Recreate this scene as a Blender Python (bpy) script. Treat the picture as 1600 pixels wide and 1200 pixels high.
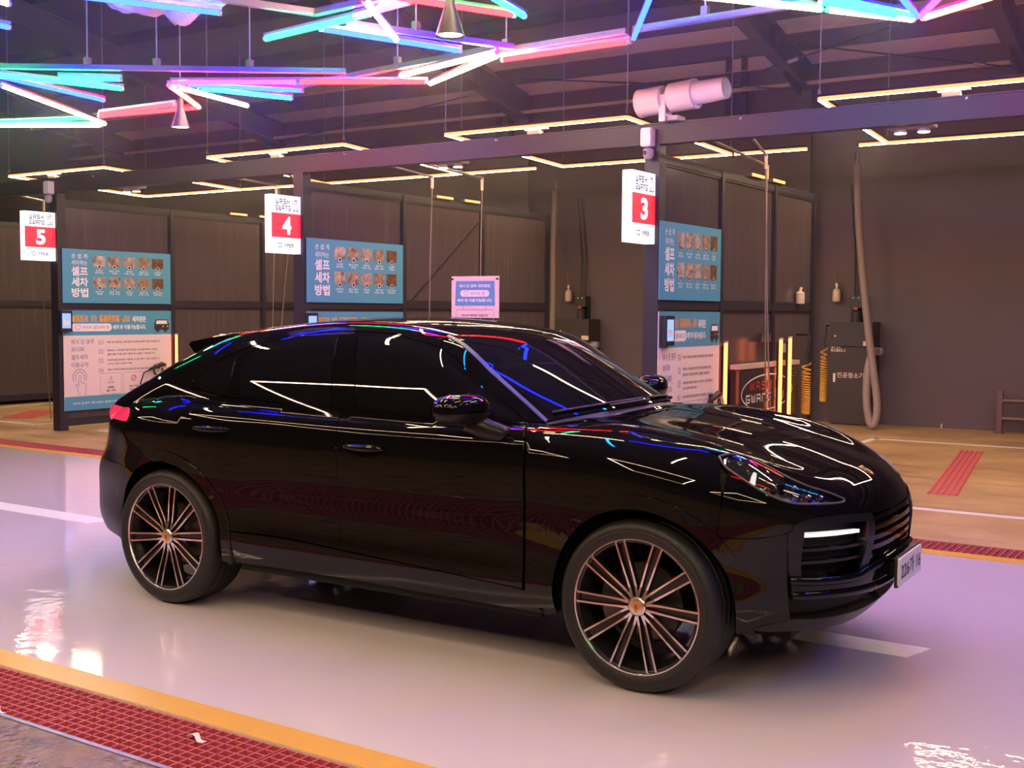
import bpy, math, random
import numpy as np
from mathutils import Vector, Matrix

for o in list(bpy.data.objects): bpy.data.objects.remove(o, do_unlink=True)
SC = bpy.context.scene
COL = SC.collection
random.seed(7)

# ---------------------------------------------------------------- camera, world, exposure
def make_camera():
    f, cx, cy, cz, yaw, pitch, roll = 1841.0, 3.787, -5.411, 1.651, -0.581, 0.0615, -0.0068
    sy, cyw, cp, sp = math.sin(yaw), math.cos(yaw), math.cos(pitch), math.sin(pitch)
    fwd = Vector((sy*cp, cyw*cp, -sp)); right = Vector((cyw, -sy, 0)); down = fwd.cross(right)
    r2 = math.cos(roll)*right + math.sin(roll)*down
    d2 = -math.sin(roll)*right + math.cos(roll)*down
    cd = bpy.data.cameras.new('camera'); cd.sensor_width = 36.0; cd.lens = f/1600*36.0
    cd.clip_start = 0.05; cd.clip_end = 200
    co = bpy.data.objects.new('camera', cd); COL.objects.link(co)
    m = Matrix(((r2.x, -d2.x, -fwd.x, cx), (r2.y, -d2.y, -fwd.y, cy), (r2.z, -d2.z, -fwd.z, cz), (0, 0, 0, 1)))
    co.matrix_world = m
    SC.camera = co
make_camera()
w = bpy.data.worlds.new('night'); SC.world = w; w.use_nodes = True
w.node_tree.nodes['Background'].inputs[0].default_value = (0.010, 0.010, 0.016, 1)
w.node_tree.nodes['Background'].inputs[1].default_value = 1.0
SC.view_settings.view_transform = 'Standard'; SC.view_settings.look = 'None'
SC.view_settings.gamma = 1.0; SC.view_settings.use_curve_mapping = False
SC.view_settings.exposure = 2.18
# strengths of the lamps that the place has
WARM_L = (18.0, 12.6, 8.2)
TUBE_L = {'r': (22, .06, .075), 'g': (.05, 15, 3), 'b': (.05, .16, 44), 'c': (.05, 5, 20), 'm': (14, .08, 6), 'p': (12, .2, 34),
          'w': (22, 15.5, 11), 'y': (22, 14, 7), 's': (22, .9, .4)}
SIGN_L = .23

# ---------------------------------------------------------------- materials
MATS = {}
def nd(nt, typ, **kw):
    n = nt.nodes.new(typ)
    for k, v in kw.items(): setattr(n, k, v)
    return n
def mat(name, col=(.5, .5, .5), rough=.5, metal=0., spec=.5, coat=0., coat_r=.03, emit=None, es=1., noise=None, bump=None, rvar=None, trans=0., streak=None):
    """noise=(scale, amount, second colour)  bump=(scale, strength)  rvar=(scale, rough a, rough b)  streak=(stretch axis scale, colour, amount)"""
    if name in MATS: return MATS[name]
    m = bpy.data.materials.new(name); m.use_nodes = True; nt = m.node_tree
    p = nt.nodes['Principled BSDF']
    p.inputs['Base Color'].default_value = (*col, 1); p.inputs['Roughness'].default_value = rough
    p.inputs['Metallic'].default_value = metal; p.inputs['Specular IOR Level'].default_value = spec
    p.inputs['Coat Weight'].default_value = coat; p.inputs['Coat Roughness'].default_value = coat_r
    if trans: p.inputs['Transmission Weight'].default_value = trans
    if emit: p.inputs['Emission Color'].default_value = (*emit, 1); p.inputs['Emission Strength'].default_value = es
    tc = None
    if noise or bump or rvar or streak: tc = nd(nt, 'ShaderNodeNewGeometry')
    last = None
    if noise:
        sc, amt, c2 = noise
        n = nd(nt, 'ShaderNodeTexNoise'); n.inputs['Scale'].default_value = sc; n.inputs['Detail'].default_value = 6; n.inputs['Roughness'].default_value = .62
        nt.links.new(tc.outputs['Position'], n.inputs['Vector'])
        r = nd(nt, 'ShaderNodeMapRange'); r.inputs[1].default_value = .32; r.inputs[2].default_value = .68; r.inputs[4].default_value = amt
        nt.links.new(n.outputs['Fac'], r.inputs[0])
        mx = nd(nt, 'ShaderNodeMix', data_type='RGBA'); mx.inputs['A'].default_value = (*col, 1); mx.inputs['B'].default_value = (*c2, 1)
        nt.links.new(r.outputs[0], mx.inputs['Factor']); nt.links.new(mx.outputs['Result'], p.inputs['Base Color']); last = mx
    if streak:
        vec, c3, amt = streak
        mp = nd(nt, 'ShaderNodeMapping'); mp.inputs['Scale'].default_value = vec
        nt.links.new(tc.outputs['Position'], mp.inputs['Vector'])
        n = nd(nt, 'ShaderNodeTexNoise'); n.inputs['Scale'].default_value = 1.; n.inputs['Detail'].default_value = 7; n.inputs['Roughness'].default_value = .6
        nt.links.new(mp.outputs[0], n.inputs['Vector'])
        r = nd(nt, 'ShaderNodeMapRange'); r.inputs[1].default_value = .52; r.inputs[2].default_value = .74; r.inputs[4].default_value = amt
        nt.links.new(n.outputs['Fac'], r.inputs[0])
        mx = nd(nt, 'ShaderNodeMix', data_type='RGBA'); mx.inputs['A'].default_value = (*col, 1); mx.inputs['B'].default_value = (*c3, 1)
        if last: nt.links.new(last.outputs['Result'], mx.inputs['A'])
        nt.links.new(r.outputs[0], mx.inputs['Factor']); nt.links.new(mx.outputs['Result'], p.inputs['Base Color'])
    if rvar:
        sc, a, b = rvar
        n = nd(nt, 'ShaderNodeTexNoise'); n.inputs['Scale'].default_value = sc; n.inputs['Detail'].default_value = 3
        nt.links.new(tc.outputs['Position'], n.inputs['Vector'])
        r = nd(nt, 'ShaderNodeMapRange'); r.inputs[1].default_value = .36; r.inputs[2].default_value = .64; r.inputs[3].default_value = a; r.inputs[4].default_value = b
        nt.links.new(n.outputs['Fac'], r.inputs[0]); nt.links.new(r.outputs[0], p.inputs['Roughness'])
    if bump:
        sc, st = bump
        n = nd(nt, 'ShaderNodeTexNoise'); n.inputs['Scale'].default_value = sc; n.inputs['Detail'].default_value = 5
        nt.links.new(tc.outputs['Position'], n.inputs['Vector'])
        b = nd(nt, 'ShaderNodeBump'); b.inputs['Strength'].default_value = st; b.inputs['Distance'].default_value = .02
        nt.links.new(n.outputs['Fac'], b.inputs['Height']); nt.links.new(b.outputs[0], p.inputs['Normal'])
    MATS[name] = m
    return m
def emis(name, col):
    if name in MATS: return MATS[name]
    m = bpy.data.materials.new(name); m.use_nodes = True; nt = m.node_tree
    nt.nodes.remove(nt.nodes['Principled BSDF'])
    e = nd(nt, 'ShaderNodeEmission'); s = max(col); e.inputs[0].default_value = (col[0]/s, col[1]/s, col[2]/s, 1); e.inputs[1].default_value = s
    nt.links.new(e.outputs[0], nt.nodes['Material Output'].inputs[0]); MATS[name] = m
    return m

# surfaces of the place
mat('epoxy', (.62, .57, .60), .1, spec=.5, noise=(.4, .5, (.57, .52, .55)), rvar=(.22, .035, .11), bump=(3.0, .02))
def wet_patches(m, spots):
    """standing water with a rippled film on parts of the epoxy"""
    nt = m.node_tree; p = nt.nodes['Principled BSDF']; geo = nd(nt, 'ShaderNodeNewGeometry'); tot = None
    nz = nd(nt, 'ShaderNodeTexNoise'); nz.inputs['Scale'].default_value = 1.4; nt.links.new(geo.outputs['Position'], nz.inputs['Vector'])
    for x, y, r in spots:
        d = nd(nt, 'ShaderNodeVectorMath', operation='DISTANCE'); d.inputs[1].default_value = (x, y, 0); nt.links.new(geo.outputs['Position'], d.inputs[0])
        a = nd(nt, 'ShaderNodeMath', operation='MULTIPLY_ADD'); nt.links.new(nz.outputs['Fac'], a.inputs[0]); a.inputs[1].default_value = -1.2; nt.links.new(d.outputs['Value'], a.inputs[2])
        k = nd(nt, 'ShaderNodeMapRange'); k.inputs[1].default_value = r-.6; k.inputs[2].default_value = r-1.0; nt.links.new(a.outputs[0], k.inputs[0])
        if tot is None: tot = k.outputs[0]
        else:
            mx = nd(nt, 'ShaderNodeMath', operation='MAXIMUM'); nt.links.new(tot, mx.inputs[0]); nt.links.new(k.outputs[0], mx.inputs[1]); tot = mx.outputs[0]
    old = p.inputs['Roughness'].links[0].from_socket
    mr = nd(nt, 'ShaderNodeMix', data_type='FLOAT'); nt.links.new(tot, mr.inputs['Factor']); nt.links.new(old, mr.inputs[2]); mr.inputs[3].default_value = .02; nt.links.new(mr.outputs[0], p.inputs['Roughness'])
    rp = nd(nt, 'ShaderNodeTexNoise'); rp.inputs['Scale'].default_value = 7.; rp.inputs['Detail'].default_value = 3; nt.links.new(geo.outputs['Position'], rp.inputs['Vector'])
    st = nd(nt, 'ShaderNodeMath', operation='MULTIPLY'); nt.links.new(tot, st.inputs[0]); st.inputs[1].default_value = .10
    b_ = nd(nt, 'ShaderNodeBump'); b_.inputs['Distance'].default_value = .02; nt.links.new(st.outputs[0], b_.inputs['Strength']); nt.links.new(rp.outputs['Fac'], b_.inputs['Height'])
    nt.links.new(p.inputs['Normal'].links[0].from_socket, b_.inputs['Normal']); nt.links.new(b_.outputs[0], p.inputs['Normal'])
wet_patches(MATS['epoxy'], ((-2.3, -1.0, 1.7), (2.75, -1.1, 1.35), (-4.5, 1.2, .9)))
mat('concrete_bay', (.54, .35, .165), .5, noise=(1.1, .8, (.32, .20, .09)), streak=((.7, 3.2, 1), (.15, .095, .045), .75), rvar=(1.3, .32, .6), bump=(14, .25))
mat('concrete_near', (.27, .17, .085), .35, noise=(6., .9, (.09, .06, .035)), rvar=(5., .12, .5), bump=(22, .9))
mat('paint_white_line', (.75, .74, .72), .45, noise=(9, .35, (.55, .53, .5)))
mat('paint_yellow', (.70, .39, .045), .38, noise=(6, .5, (.62, .33, .035)))
mat('grate_red', (.54, .10, .115), .5, noise=(20, .5, (.46, .08, .095)))
mat('trench', (.06, .012, .014), .7)
mat('galvanised', (.35, .34, .36), .45, .9, noise=(12, .5, (.24, .23, .25)))
mat('wall_dark', (.112, .086, .094), .55, noise=(.8, .6, (.096, .074, .081)), bump=(3, .05))
mat('steel_dark', (.030, .027, .036), .45, .0, noise=(3, .5, (.023, .021, .028)))
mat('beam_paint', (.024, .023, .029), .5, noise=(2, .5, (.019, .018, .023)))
mat('roof_sheet', (.11, .105, .15), .65)
mat('rafter_paint', (.085, .078, .095), .55)
mat('purlin', (.55, .44, .33), .6, noise=(2, .5, (.46, .37, .28)))  # warm light on the rear purlins is put into this beige
mat('panel_poly', (.085, .068, .070), .2, spec=.35, noise=(1.2, .35, (.072, .058, .060)), streak=((14, 14, .9), (.16, .13, .125), .28))
mat('aluminium', (.62, .60, .64), .32, 1.)
mat('white_plastic', (.74, .70, .70), .35)
mat('grey_plastic', (.33, .32, .34), .4)
mat('black_plastic', (.022, .021, .024), .42)
mat('wire', (.45, .43, .47), .4, .6)
mat('hose_grey', (.28, .22, .19), .5, noise=(30, .4, (.22, .17, .15)))
mat('hose_black', (.02, .019, .02), .45)
mat('coil_yellow', (.72, .42, .05), .35)
mat('cream', (.72, .60, .42), .4)
mat('poster_blue', (.085, .33, .46), .42)
mat('poster_blue_deep', (.115, .33, .58), .42)
mat('poster_paper', (.78, .66, .62), .45)
mat('ink_white', (.85, .84, .84), .5)
mat('ink_grey', (.30, .33, .40), .5)
mat('ink_blue', (.10, .20, .36), .5)
mat('ink_dark', (.035, .032, .035), .5)
mat('ink_orange', (.80, .36, .045), .5)
mat('ink_red', (.55, .05, .05), .5)
for k, v in TUBE_L.items(): emis('tube_'+k, v)
emis('warm_led', tuple(1.75*q for q in WARM_L))
emis('warm_led_side', (.62, .18, .055))
emis('warm_tube', (1.3, .24, .07))
emis('lamp_glow', (9, 5.6, 2.6))
mat('sign_white', (.8, .8, .82), .4, emit=(.93, .97, 1.0), es=SIGN_L)
mat('sign_red', (.6, .03, .05), .4, emit=(.80, .03, .055), es=.20)
mat('sign_ink', (.03, .03, .045), .5, emit=(.22, .20, .28), es=.02)
mat('sign_digit', (.8, .8, .82), .4, emit=(.95, .93, .93), es=.26)
mat('screen', (.05, .1, .2), .2, emit=(.28, .42, .95), es=.3)

# ---------------------------------------------------------------- mesh helpers
ORG = {}
def link(o): COL.objects.link(o); return o
def tag(o, label=None, cat=None, group=None, kind=None):
    if label: o['label'] = label
    if cat: o['category'] = cat
    if group: o['group'] = group
    if kind: o['kind'] = kind
    return o
def empty(name, loc, label, cat, group=None, rot=None):
    o = bpy.data.objects.new(name, None); link(o); o.location = loc; o.empty_display_size = .2
    if rot: o.rotation_euler = rot
    ORG[o.name] = Vector(loc) if rot is None else Vector((0, 0, 0))
    return tag(o, label, cat, group)
def root_org(o):
    while o is not None:
        if o.name in ORG: return ORG[o.name]
        o = o.parent
    return Vector((0, 0, 0))
class MB:
    def __init__(s): s.v = []; s.f = []; s.m = []; s.cur = 0
    def add(s, vs, fs):
        b = len(s.v); s.v += [tuple(map(float, q)) for q in vs]
        for f in fs: s.f.append([b+i for i in f]); s.m.append(s.cur)
        return s
    def box(s, lo, hi):
        (x0, y0, z0), (x1, y1, z1) = lo, hi
        return s.add([(x0, y0, z0), (x1, y0, z0), (x1, y1, z0), (x0, y1, z0), (x0, y0, z1), (x1, y0, z1), (x1, y1, z1), (x0, y1, z1)],
                     [(0, 3, 2, 1), (4, 5, 6, 7), (0, 1, 5, 4), (1, 2, 6, 5), (2, 3, 7, 6), (3, 0, 4, 7)])
    def cbox(s, c, sz): return s.box([c[i]-sz[i]/2 for i in range(3)], [c[i]+sz[i]/2 for i in range(3)])
    def bar(s, a, b, w, h, up=(0, 0, 1)):
        a = Vector(a); b = Vector(b); d = (b-a).normalized(); u = Vector(up)
        r = d.cross(u)
        if r.length < 1e-4: r = d.cross(Vector((0, 1, 0)))
        r.normalize(); u = r.cross(d)
        vs = []
        for p in (a, b):
            for i, j in ((-1, -1), (1, -1), (1, 1), (-1, 1)): vs.append(p+r*(i*w/2)+u*(j*h/2))
        return s.add(vs, [(0, 1, 2, 3), (7, 6, 5, 4), (0, 4, 5, 1), (1, 5, 6, 2), (2, 6, 7, 3), (3, 7, 4, 0)])
    def ibeam(s, a, b, w, h, tf=.014, tw=.01):
        a = Vector(a); b = Vector(b); d = (b-a).normalized(); r = d.cross(Vector((0, 0, 1))).normalized(); u = r.cross(d)
        s.bar(a+u*(h/2-tf/2), b+u*(h/2-tf/2), w, tf); s.bar(a-u*(h/2-tf/2), b-u*(h/2-tf/2), w, tf); s.bar(a, b, tw, h-2*tf)
        return s
    def tube(s, pts, r, n=8, cap=True, closed=False):
        P = [Vector(q) for q in pts]; N = len(P); rr = r if isinstance(r, (list, tuple)) else [r]*N
        vs = []; prev = None
        for i, p in enumerate(P):
            if closed: t = P[(i+1) % N]-P[i-1]
            else: t = (P[min(i+1, N-1)]-P[max(i-1, 0)])
            t.normalize()
            if prev is None:
                q = t.cross(Vector((0, 0, 1)))
                if q.length < 1e-3: q = t.cross(Vector((0, 1, 0)))
            else: q = prev - t*prev.dot(t)
            q.normalize(); prev = q; k = t.cross(q)
            for j in range(n):
                a = 2*math.pi*j/n; vs.append(p+(q*math.cos(a)+k*math.sin(a))*rr[i])
        fs = []
        for i in range(N if closed else N-1):
            i2 = (i+1) % N
            for j in range(n): fs.append((i*n+j, i*n+(j+1) % n, i2*n+(j+1) % n, i2*n+j))
        if cap and not closed: fs.append(tuple(range(n))[::-1]); fs.append(tuple(range((N-1)*n, N*n)))
        return s.add(vs, fs)
    def lathe(s, prof, c=(0, 0, 0), axis='z', n=32, close=False, cap=True):
        """prof: (radius, height) pairs along axis"""
        vs = []
        for r, h in prof:
            for j in range(n):
                a = 2*math.pi*j/n; p, q = r*math.cos(a), r*math.sin(a)
                v = {'z': (p, q, h), 'y': (p, h, q), 'x': (h, p, q)}[axis]
                vs.append((c[0]+v[0], c[1]+v[1], c[2]+v[2]))
        fs = []; N = len(prof)
        for i in range(N if close else N-1):
            i2 = (i+1) % N
            for j in range(n): fs.append((i*n+j, i*n+(j+1) % n, i2*n+(j+1) % n, i2*n+j))
        if not close and cap:
            if prof[0][0] > 1e-5: fs.append(tuple(range(n))[::-1])
            if prof[-1][0] > 1e-5: fs.append(tuple(range((N-1)*n, N*n)))
        return s.add(vs, fs)
    def prism(s, poly, o, ux, uy, un, d):
        """flat polygon (2-D) in a frame, extruded by d along un"""
        o, ux, uy, un = map(Vector, (o, ux, uy, un)); n = len(poly)
        vs = [o+ux*p[0]+uy*p[1]+un*d for p in poly]+[o+ux*p[0]+uy*p[1] for p in poly]
        fs = [tuple(range(n)), tuple(range(2*n-1, n-1, -1))]+[(i, n+i, n+(i+1) % n, (i+1) % n) for i in range(n)]
        return s.add(vs, fs)
    def build(s, name, m, parent=None, at=None, smooth=False, mats=None, flip=False, fix=True):
        org = root_org(parent) if parent is not None else Vector(at or (0, 0, 0))
        me = bpy.data.meshes.new(name)
        me.from_pydata([(a-org.x, b-org.y, c-org.z) for a, b, c in s.v], [], s.f)
        for q in (mats or [m]): me.materials.append(MATS[q])
        if mats: me.polygons.foreach_set('material_index', s.m)
        if fix:
            import bmesh
            bm = bmesh.new(); bm.from_mesh(me); bmesh.ops.recalc_face_normals(bm, faces=bm.faces); bm.to_mesh(me); bm.free()
        if smooth: smooth_mesh(me, smooth)
        me.update()
        o = bpy.data.objects.new(name, me); link(o)
        if parent is not None: o.parent = parent
        else: o.location = org
        return o
def smooth_mesh(me, ang):
    me.polygons.foreach_set('use_smooth', [True]*len(me.polygons))
    if ang is not True:
        import bmesh
        bm = bmesh.new(); bm.from_mesh(me)
        for e in bm.edges:
            if len(e.link_faces) == 2 and e.calc_face_angle(0) > math.radians(ang): e.smooth = False
        bm.to_mesh(me); bm.free()
def struct(o): o['kind'] = 'structure'; return o
def copy_tree(o, parent=None):
    c = o.copy(); link(c); c.parent = parent
    if parent is None and o.name in ORG: ORG[c.name] = ORG[o.name]
    for ch in list(o.children): copy_tree(ch, c)
    return c
def rrect(w, h, r, n=4, cx=0, cy=0):
    out = []
    for (sx, sy, a0) in ((1, 1, 0), (-1, 1, 90), (-1, -1, 180), (1, -1, 270)):
        for i in range(n+1):
            a = math.radians(a0+90*i/n); out.append((cx+sx*(w/2-r)+r*math.cos(a), cy+sy*(h/2-r)+r*math.sin(a)))
    return out
def circle(r, n=24, cx=0, cy=0): return [(cx+r*math.cos(2*math.pi*i/n), cy+r*math.sin(2*math.pi*i/n)) for i in range(n)]

# ---------------------------------------------------------------- lettering (flat print)
_TXT = {}
ALL_TEXT = {0.035: ["5", "4", "3"], 0.02: ["YPER", "100%", "셀프 세차", "예약 이용", "세차장 이용", "와이퍼", "이용규칙", "ROBO-1"], 0.004: ["손 쉽 게", "세차하는", "워시 인 광주", "와이퍼", "셀프세차", "이용규칙"],
 0.03: ["셀프", "세차", "방법", "세차장은", "예약 후 이용가능합니다.", "워시 인 광주 세차장은"], 0.0: ["1", "2", "3", "4", "5", "6", "7", "8", "9", "10", "01", "02", "03", "04"],
 0.01: ["손세차", "세차하는", "셀프 세차", "방법", "이용 가능", "예약 후", "와이퍼", "진공 청소", "와이퍼 셀프세차 앱", "와이퍼 앱", "워시인 세차장 이용규칙", "226가 16"],
 0.006: ["예약 후 이용하는 세차장은 와이퍼 앱 예약 이용 가능합니다.", "예약하는 시 세차장은 예약 후 앱은 이용 셀프세차하는 방법은,", "셀프세차 이용 장은 예약 후 이용은 가능합니다.", "와이퍼 셀프세차장은 이용하는 시 앱, 예약 1 이용 가능합니다.", "(워시인 광주 세차장 이용)", "이용시 예약은 와이퍼 앱 셀프세차 후 이용 방법은 5 가능합니다.", "와이퍼 앱 예약 이용 방법은 세차장 이용 가능합니다."], 0.012: ["진공청소기"]}
def load_texts(bold, bodies):
    """sets all lines in one text object, then takes them apart line by line"""
    c = bpy.data.curves.new('t', 'FONT'); c.body = '\n'.join(bodies); c.offset = bold; c.resolution_u = 3; c.space_line = 3.
    o = bpy.data.objects.new('t', c); me = o.to_mesh()
    V = np.array([v.co[:2] for v in me.vertices], float).reshape(-1, 2); F = [tuple(p.vertices) for p in me.polygons]
    o.to_mesh_clear(); bpy.data.objects.remove(o); bpy.data.curves.remove(c)
    row = np.clip(np.floor((1.7-V[:, 1])/3.), 0, len(bodies)-1).astype(int)
    for i, t in enumerate(bodies):
        ix = np.where(row == i)[0]; new = {k: n for n, k in enumerate(ix)}
        vs = V[ix]; lo, hi = vs.min(0), vs.max(0)
        _TXT[(t, bold)] = (vs-lo, [tuple(new[k] for k in f) for f in F if f[0] in new], hi-lo)
for _b, _l in ALL_TEXT.items(): load_texts(_b, _l)
def text_data(body, bold=0.0): return _TXT[(body, bold)]
def put_text(mb, body, x, y, h=None, w=None, bold=0.0, z=.002, align='l'):
    """text with its lower left corner at x, y in the local plane, scaled to height h and/or width w"""
    vs, fs, sz = text_data(body, bold)
    sy = h/sz[1] if h else w/sz[0]
    sx = w/sz[0] if w else sy
    W = sz[0]*sx
    if align == 'c': x -= W/2
    if align == 'r': x -= W
    mb.add([(x+a*sx, y+b*sy, z) for a, b in vs], fs)
    return W
BLOCK = {'W': [(0, 0, 0, 1), (1, 0, 1, 1), (.5, 0, .5, .75), (0, 0, 1, 0)], 'A': [(0, 0, 0, 1), (1, 0, 1, 1), (0, 1, 1, 1), (0, .42, 1, .42)],
         'S': [(0, 1, 1, 1), (0, .5, 0, 1), (0, .5, 1, .5), (1, 0, 1, .5), (0, 0, 1, 0)], 'H': [(0, 0, 0, 1), (1, 0, 1, 1), (0, .5, 1, .5)],
         'I': [(.5, 0, .5, 1)], 'N': [(0, 0, 0, 1), (1, 0, 1, 1), (0, 1, 1, 1)], 'G': [(0, 0, 0, 1), (0, 1, 1, 1), (0, 0, 1, 0), (1, 0, 1, .45), (.5, .45, 1, .45)],
         'J': [(1, 0, 1, 1), (0, 0, 1, 0), (0, 0, 0, .35)], 'U': [(0, 0, 0, 1), (1, 0, 1, 1), (0, 0, 1, 0)]}
def block_text(mb, body, x, y, w, h, z=.002, th=.2):
    """squared display lettering built of strokes"""
    n = sum({' ': .55, 'I': .5}.get(c, 1) for c in body); step = w/n; g = .26
    for c in body:
        a = step*{' ': .55, 'I': .5}.get(c, 1)
        if c != ' ':
            cw = a-step*g; t = min(step*th, h*.2)
            for x0, y0, x1, y1 in BLOCK[c]:
                X0, X1 = x+t/2+(cw-t)*x0, x+t/2+(cw-t)*x1; Y0, Y1 = y+t/2+(h-t)*y0, y+t/2+(h-t)*y1
                mb.add([(X0-t/2, Y0-t/2, z), (X1+t/2, Y0-t/2, z), (X1+t/2, Y1+t/2, z), (X0-t/2, Y1+t/2, z)], [(0, 1, 2, 3)])
        x += a
def flat(mb, poly, z): mb.add([(p[0], p[1], z) for p in poly], [tuple(range(len(poly)))])
def ring(mb, po, pi, z):
    n = len(po); mb.add([(*p, z) for p in po]+[(*p, z) for p in pi], [(i, (i+1) % n, n+(i+1) % n, n+i) for i in range(n)])
def outline(mb, poly, t, z):
    c = np.mean(poly, axis=0); P = np.array(poly); n = len(P)
    inner = []
    for i in range(n):
        e1 = P[i]-P[i-1]; e2 = P[(i+1) % n]-P[i]; nn = np.array([-(e1[1]+e2[1]), e1[0]+e2[0]]); L = np.linalg.norm(nn)
        nn = nn/L if L > 0 else nn
        if np.dot(nn, c-P[i]) < 0: nn = -nn
        inner.append(P[i]+nn*t)
    ring(mb, [tuple(p) for p in P], [tuple(p) for p in inner], z)
SHIELD = [(-.5, .32), (-.3, .38), (0, .40), (.3, .38), (.5, .32), (.46, .05), (.36, -.18), (.2, -.36), (-.2, -.36), (-.36, -.18), (-.46, .05)]
# ================================================================ the setting
LX0, LX1 = -20.0, 9.0
X_P = (-9.978, -5.54, -1.107)          # partition lines of bays 5, 4, 3
YF, YB = 4.52, 12.3
TUBE_Z, LOOP_Z = 3.70, 3.68

def slab(name, lo, hi, m): return struct(MB().box(lo, hi).build(name, m))
slab('floor', (LX0, -2.225, -.4), (LX1, 3.06, 0), 'epoxy')
slab('floor_bays', (LX0, 3.42, -.4), (LX1, YB+.2, 0), 'concrete_bay')
slab('floor_near', (LX0, -12.2, -.4), (LX1, -2.615, 0), 'concrete_near')
slab('floor_trench_near', (LX0, -2.615, -.4), (LX1, -2.225, -.20), 'trench')
slab('floor_trench_far', (LX0, 3.06, -.4), (LX1, 3.42, -.10), 'trench')
n_trim = [0]
def paint(poly, m, z=.003):
    n_trim[0] += 1
    mb = MB(); mb.prism(poly, (0, 0, 0), (1, 0, 0), (0, 1, 0), (0, 0, 1), z)
    return struct(mb.build('trim_%d' % n_trim[0], m))
def strip(x0, y0, x1, y1, w, m):
    d = np.array([x1-x0, y1-y0]); d = d/np.linalg.norm(d); n = np.array([-d[1], d[0]])*w/2; a = np.array([x0, y0]); b = np.array([x1, y1])
    return paint([tuple(a-n), tuple(b-n), tuple(b+n), tuple(a+n)], m)
paint([(LX0, -2.222), (LX1, -2.222), (LX1, -2.07), (LX0, -2.07)], 'paint_yellow')
paint([(LX0, 2.90), (LX1, 2.90), (LX1, 3.058), (LX0, 3.058)], 'paint_yellow')
for x0, x1 in ((-9.6, -7.4), (-6.1, -3.85), (-.25, 2.32), (5.0, 7.4)):
    paint([(x0, .30), (x1, .30), (x1+.06, .52), (x0+.06, .52)], 'paint_white_line')
for i, xl in enumerate((-.72, -5.2, -9.6, -14.1)):
    xr = xl+3.45 if i < 3 else -11.0
    strip(xl, 4.80, xr, 4.80, .10, 'paint_white_line'); strip(xl, 10.22, xr, 10.22, .10, 'paint_white_line')
    strip(xl, 4.80, xl, 10.27, .10, 'paint_white_line'); strip(xr, 4.80, xr-.05, 10.27, .10, 'paint_white_line')
# walls, roof
slab('wall_back', (LX0, YB, 0), (LX1, YB+.2, 5.6), 'wall_dark')
slab('wall_left', (LX0-.2, -12.2, 0), (LX0, YB+.2, 8), 'wall_dark')
slab('wall_right', (LX1, -12.2, 0), (LX1+.2, YB+.2, 8), 'wall_dark')
slab('wall_front', (LX0, -12.4, 0), (LX1, -12.2, 5.6), 'wall_dark')
mb = MB()
RID = 8.06
mb.add([(LX0, YB+.2, 5.56), (LX1, YB+.2, 5.56), (LX1, .0, RID), (LX0, .0, RID), (LX0, -12.4, 5.56), (LX1, -12.4, 5.56)], [(0, 1, 2, 3), (3, 2, 5, 4)])
struct(mb.build('ceiling', 'roof_sheet'))
# anchor studs along the foot of the back wall
for x in (-1.35, -.35):
    mb = MB(); mb.lathe([(.012, 0), (.012, .05), (.006, .07)], (x, 12.26, 0), n=8)
    tag(mb.build('anchor_stud', 'cream', at=(x, 12.26, 0)), 'small pale stud at the wall foot %s the hose loop' % ('beside' if x < -1 else 'far right of'), 'stud', 'studs along the wall foot')

# ---- steel frame: rafters, columns, purlins, posts, tie rods
def roofz(y): return 5.56+(RID-5.56)*(12.5-y)/12.5
RX = (-18.0, -13.4, -7.48, -2.44, .62, 5.6)
lab_r = {-13.4: 'dark steel rafter crossing the blue glow above bay 5', -7.48: 'dark steel rafter above bay 4 left of the notice board', -2.44: 'heavy dark steel rafter behind the white spotlight cylinder', .62: 'pale lit steel rafter at the top right corner'}
for x in RX:
    y0 = 12.25; zb = lambda y: roofz(y)-.44
    r = empty('roof_rafter', (x, y0, zb(y0)-.2), lab_r.get(x, 'dark steel rafter beyond the %s picture edge' % ('left' if x < 0 else 'right')), 'rafter', 'rafters under the roof')
    mb = MB(); mb.ibeam((x, 12.25, zb(12.25)), (x, 0, zb(0)), .20, .40, .02, .014); mb.build('beam', 'rafter_paint', r)
    for y in (10.6, 8.0, 5.2):
        mb = MB(); mb.cbox((x, y, zb(y)), (.18, .014, .36)); mb.build('stiffener', 'rafter_paint', r)
    mb = MB(); mb.bar((x, 11.9, zb(11.9)-.24), (x, 11.2, zb(11.2)-.2), .02, .22); mb.build('haunch', 'rafter_paint', r)
for x, l in ((-13.4, 'dark steel wall column behind the far left sign'), (-7.48, 'dark steel wall column behind the notice board'), (-2.44, 'dark steel wall column left of the vacuum cabinet')):
    c = empty('wall_column', (x, 12.17, 0), l, 'column', 'columns on the back wall')
    mb = MB(); mb.box((x-.13, 12.02, 0), (x+.13, 12.04, 5.0)); mb.build('flange', 'wall_dark', c)
    mb = MB(); mb.box((x-.008, 12.04, 0), (x+.008, 12.3, 5.0)); mb.build('web', 'wall_dark', c)
k = 0
for y in (12.12, 11.0, 9.7, 8.2, 6.5, 4.6, 2.5):
    z = roofz(y)-.125; k += 1
    p = empty('roof_purlin', (-6, y, z-.1), '%s roof purlin, number %s up the slope from the back wall' % ('lit-look beige' if y > 10.5 else 'dark', 'one two three four five six seven'.split()[k-1]), 'purlin', 'purlins under the roof')
    mb = MB(); mb.box((LX0, y-.006, z-.10), (LX1, y+.006, z+.10)); mb.build('web', 'purlin' if y > 10.5 else 'beam_paint', p)  # the rear two are coloured paler to read as lit
    mb = MB(); mb.box((LX0, y-.07, z-.11), (LX1, y, z-.10)); mb.build('flange', 'purlin' if y > 10.5 else 'beam_paint', p)
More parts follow.
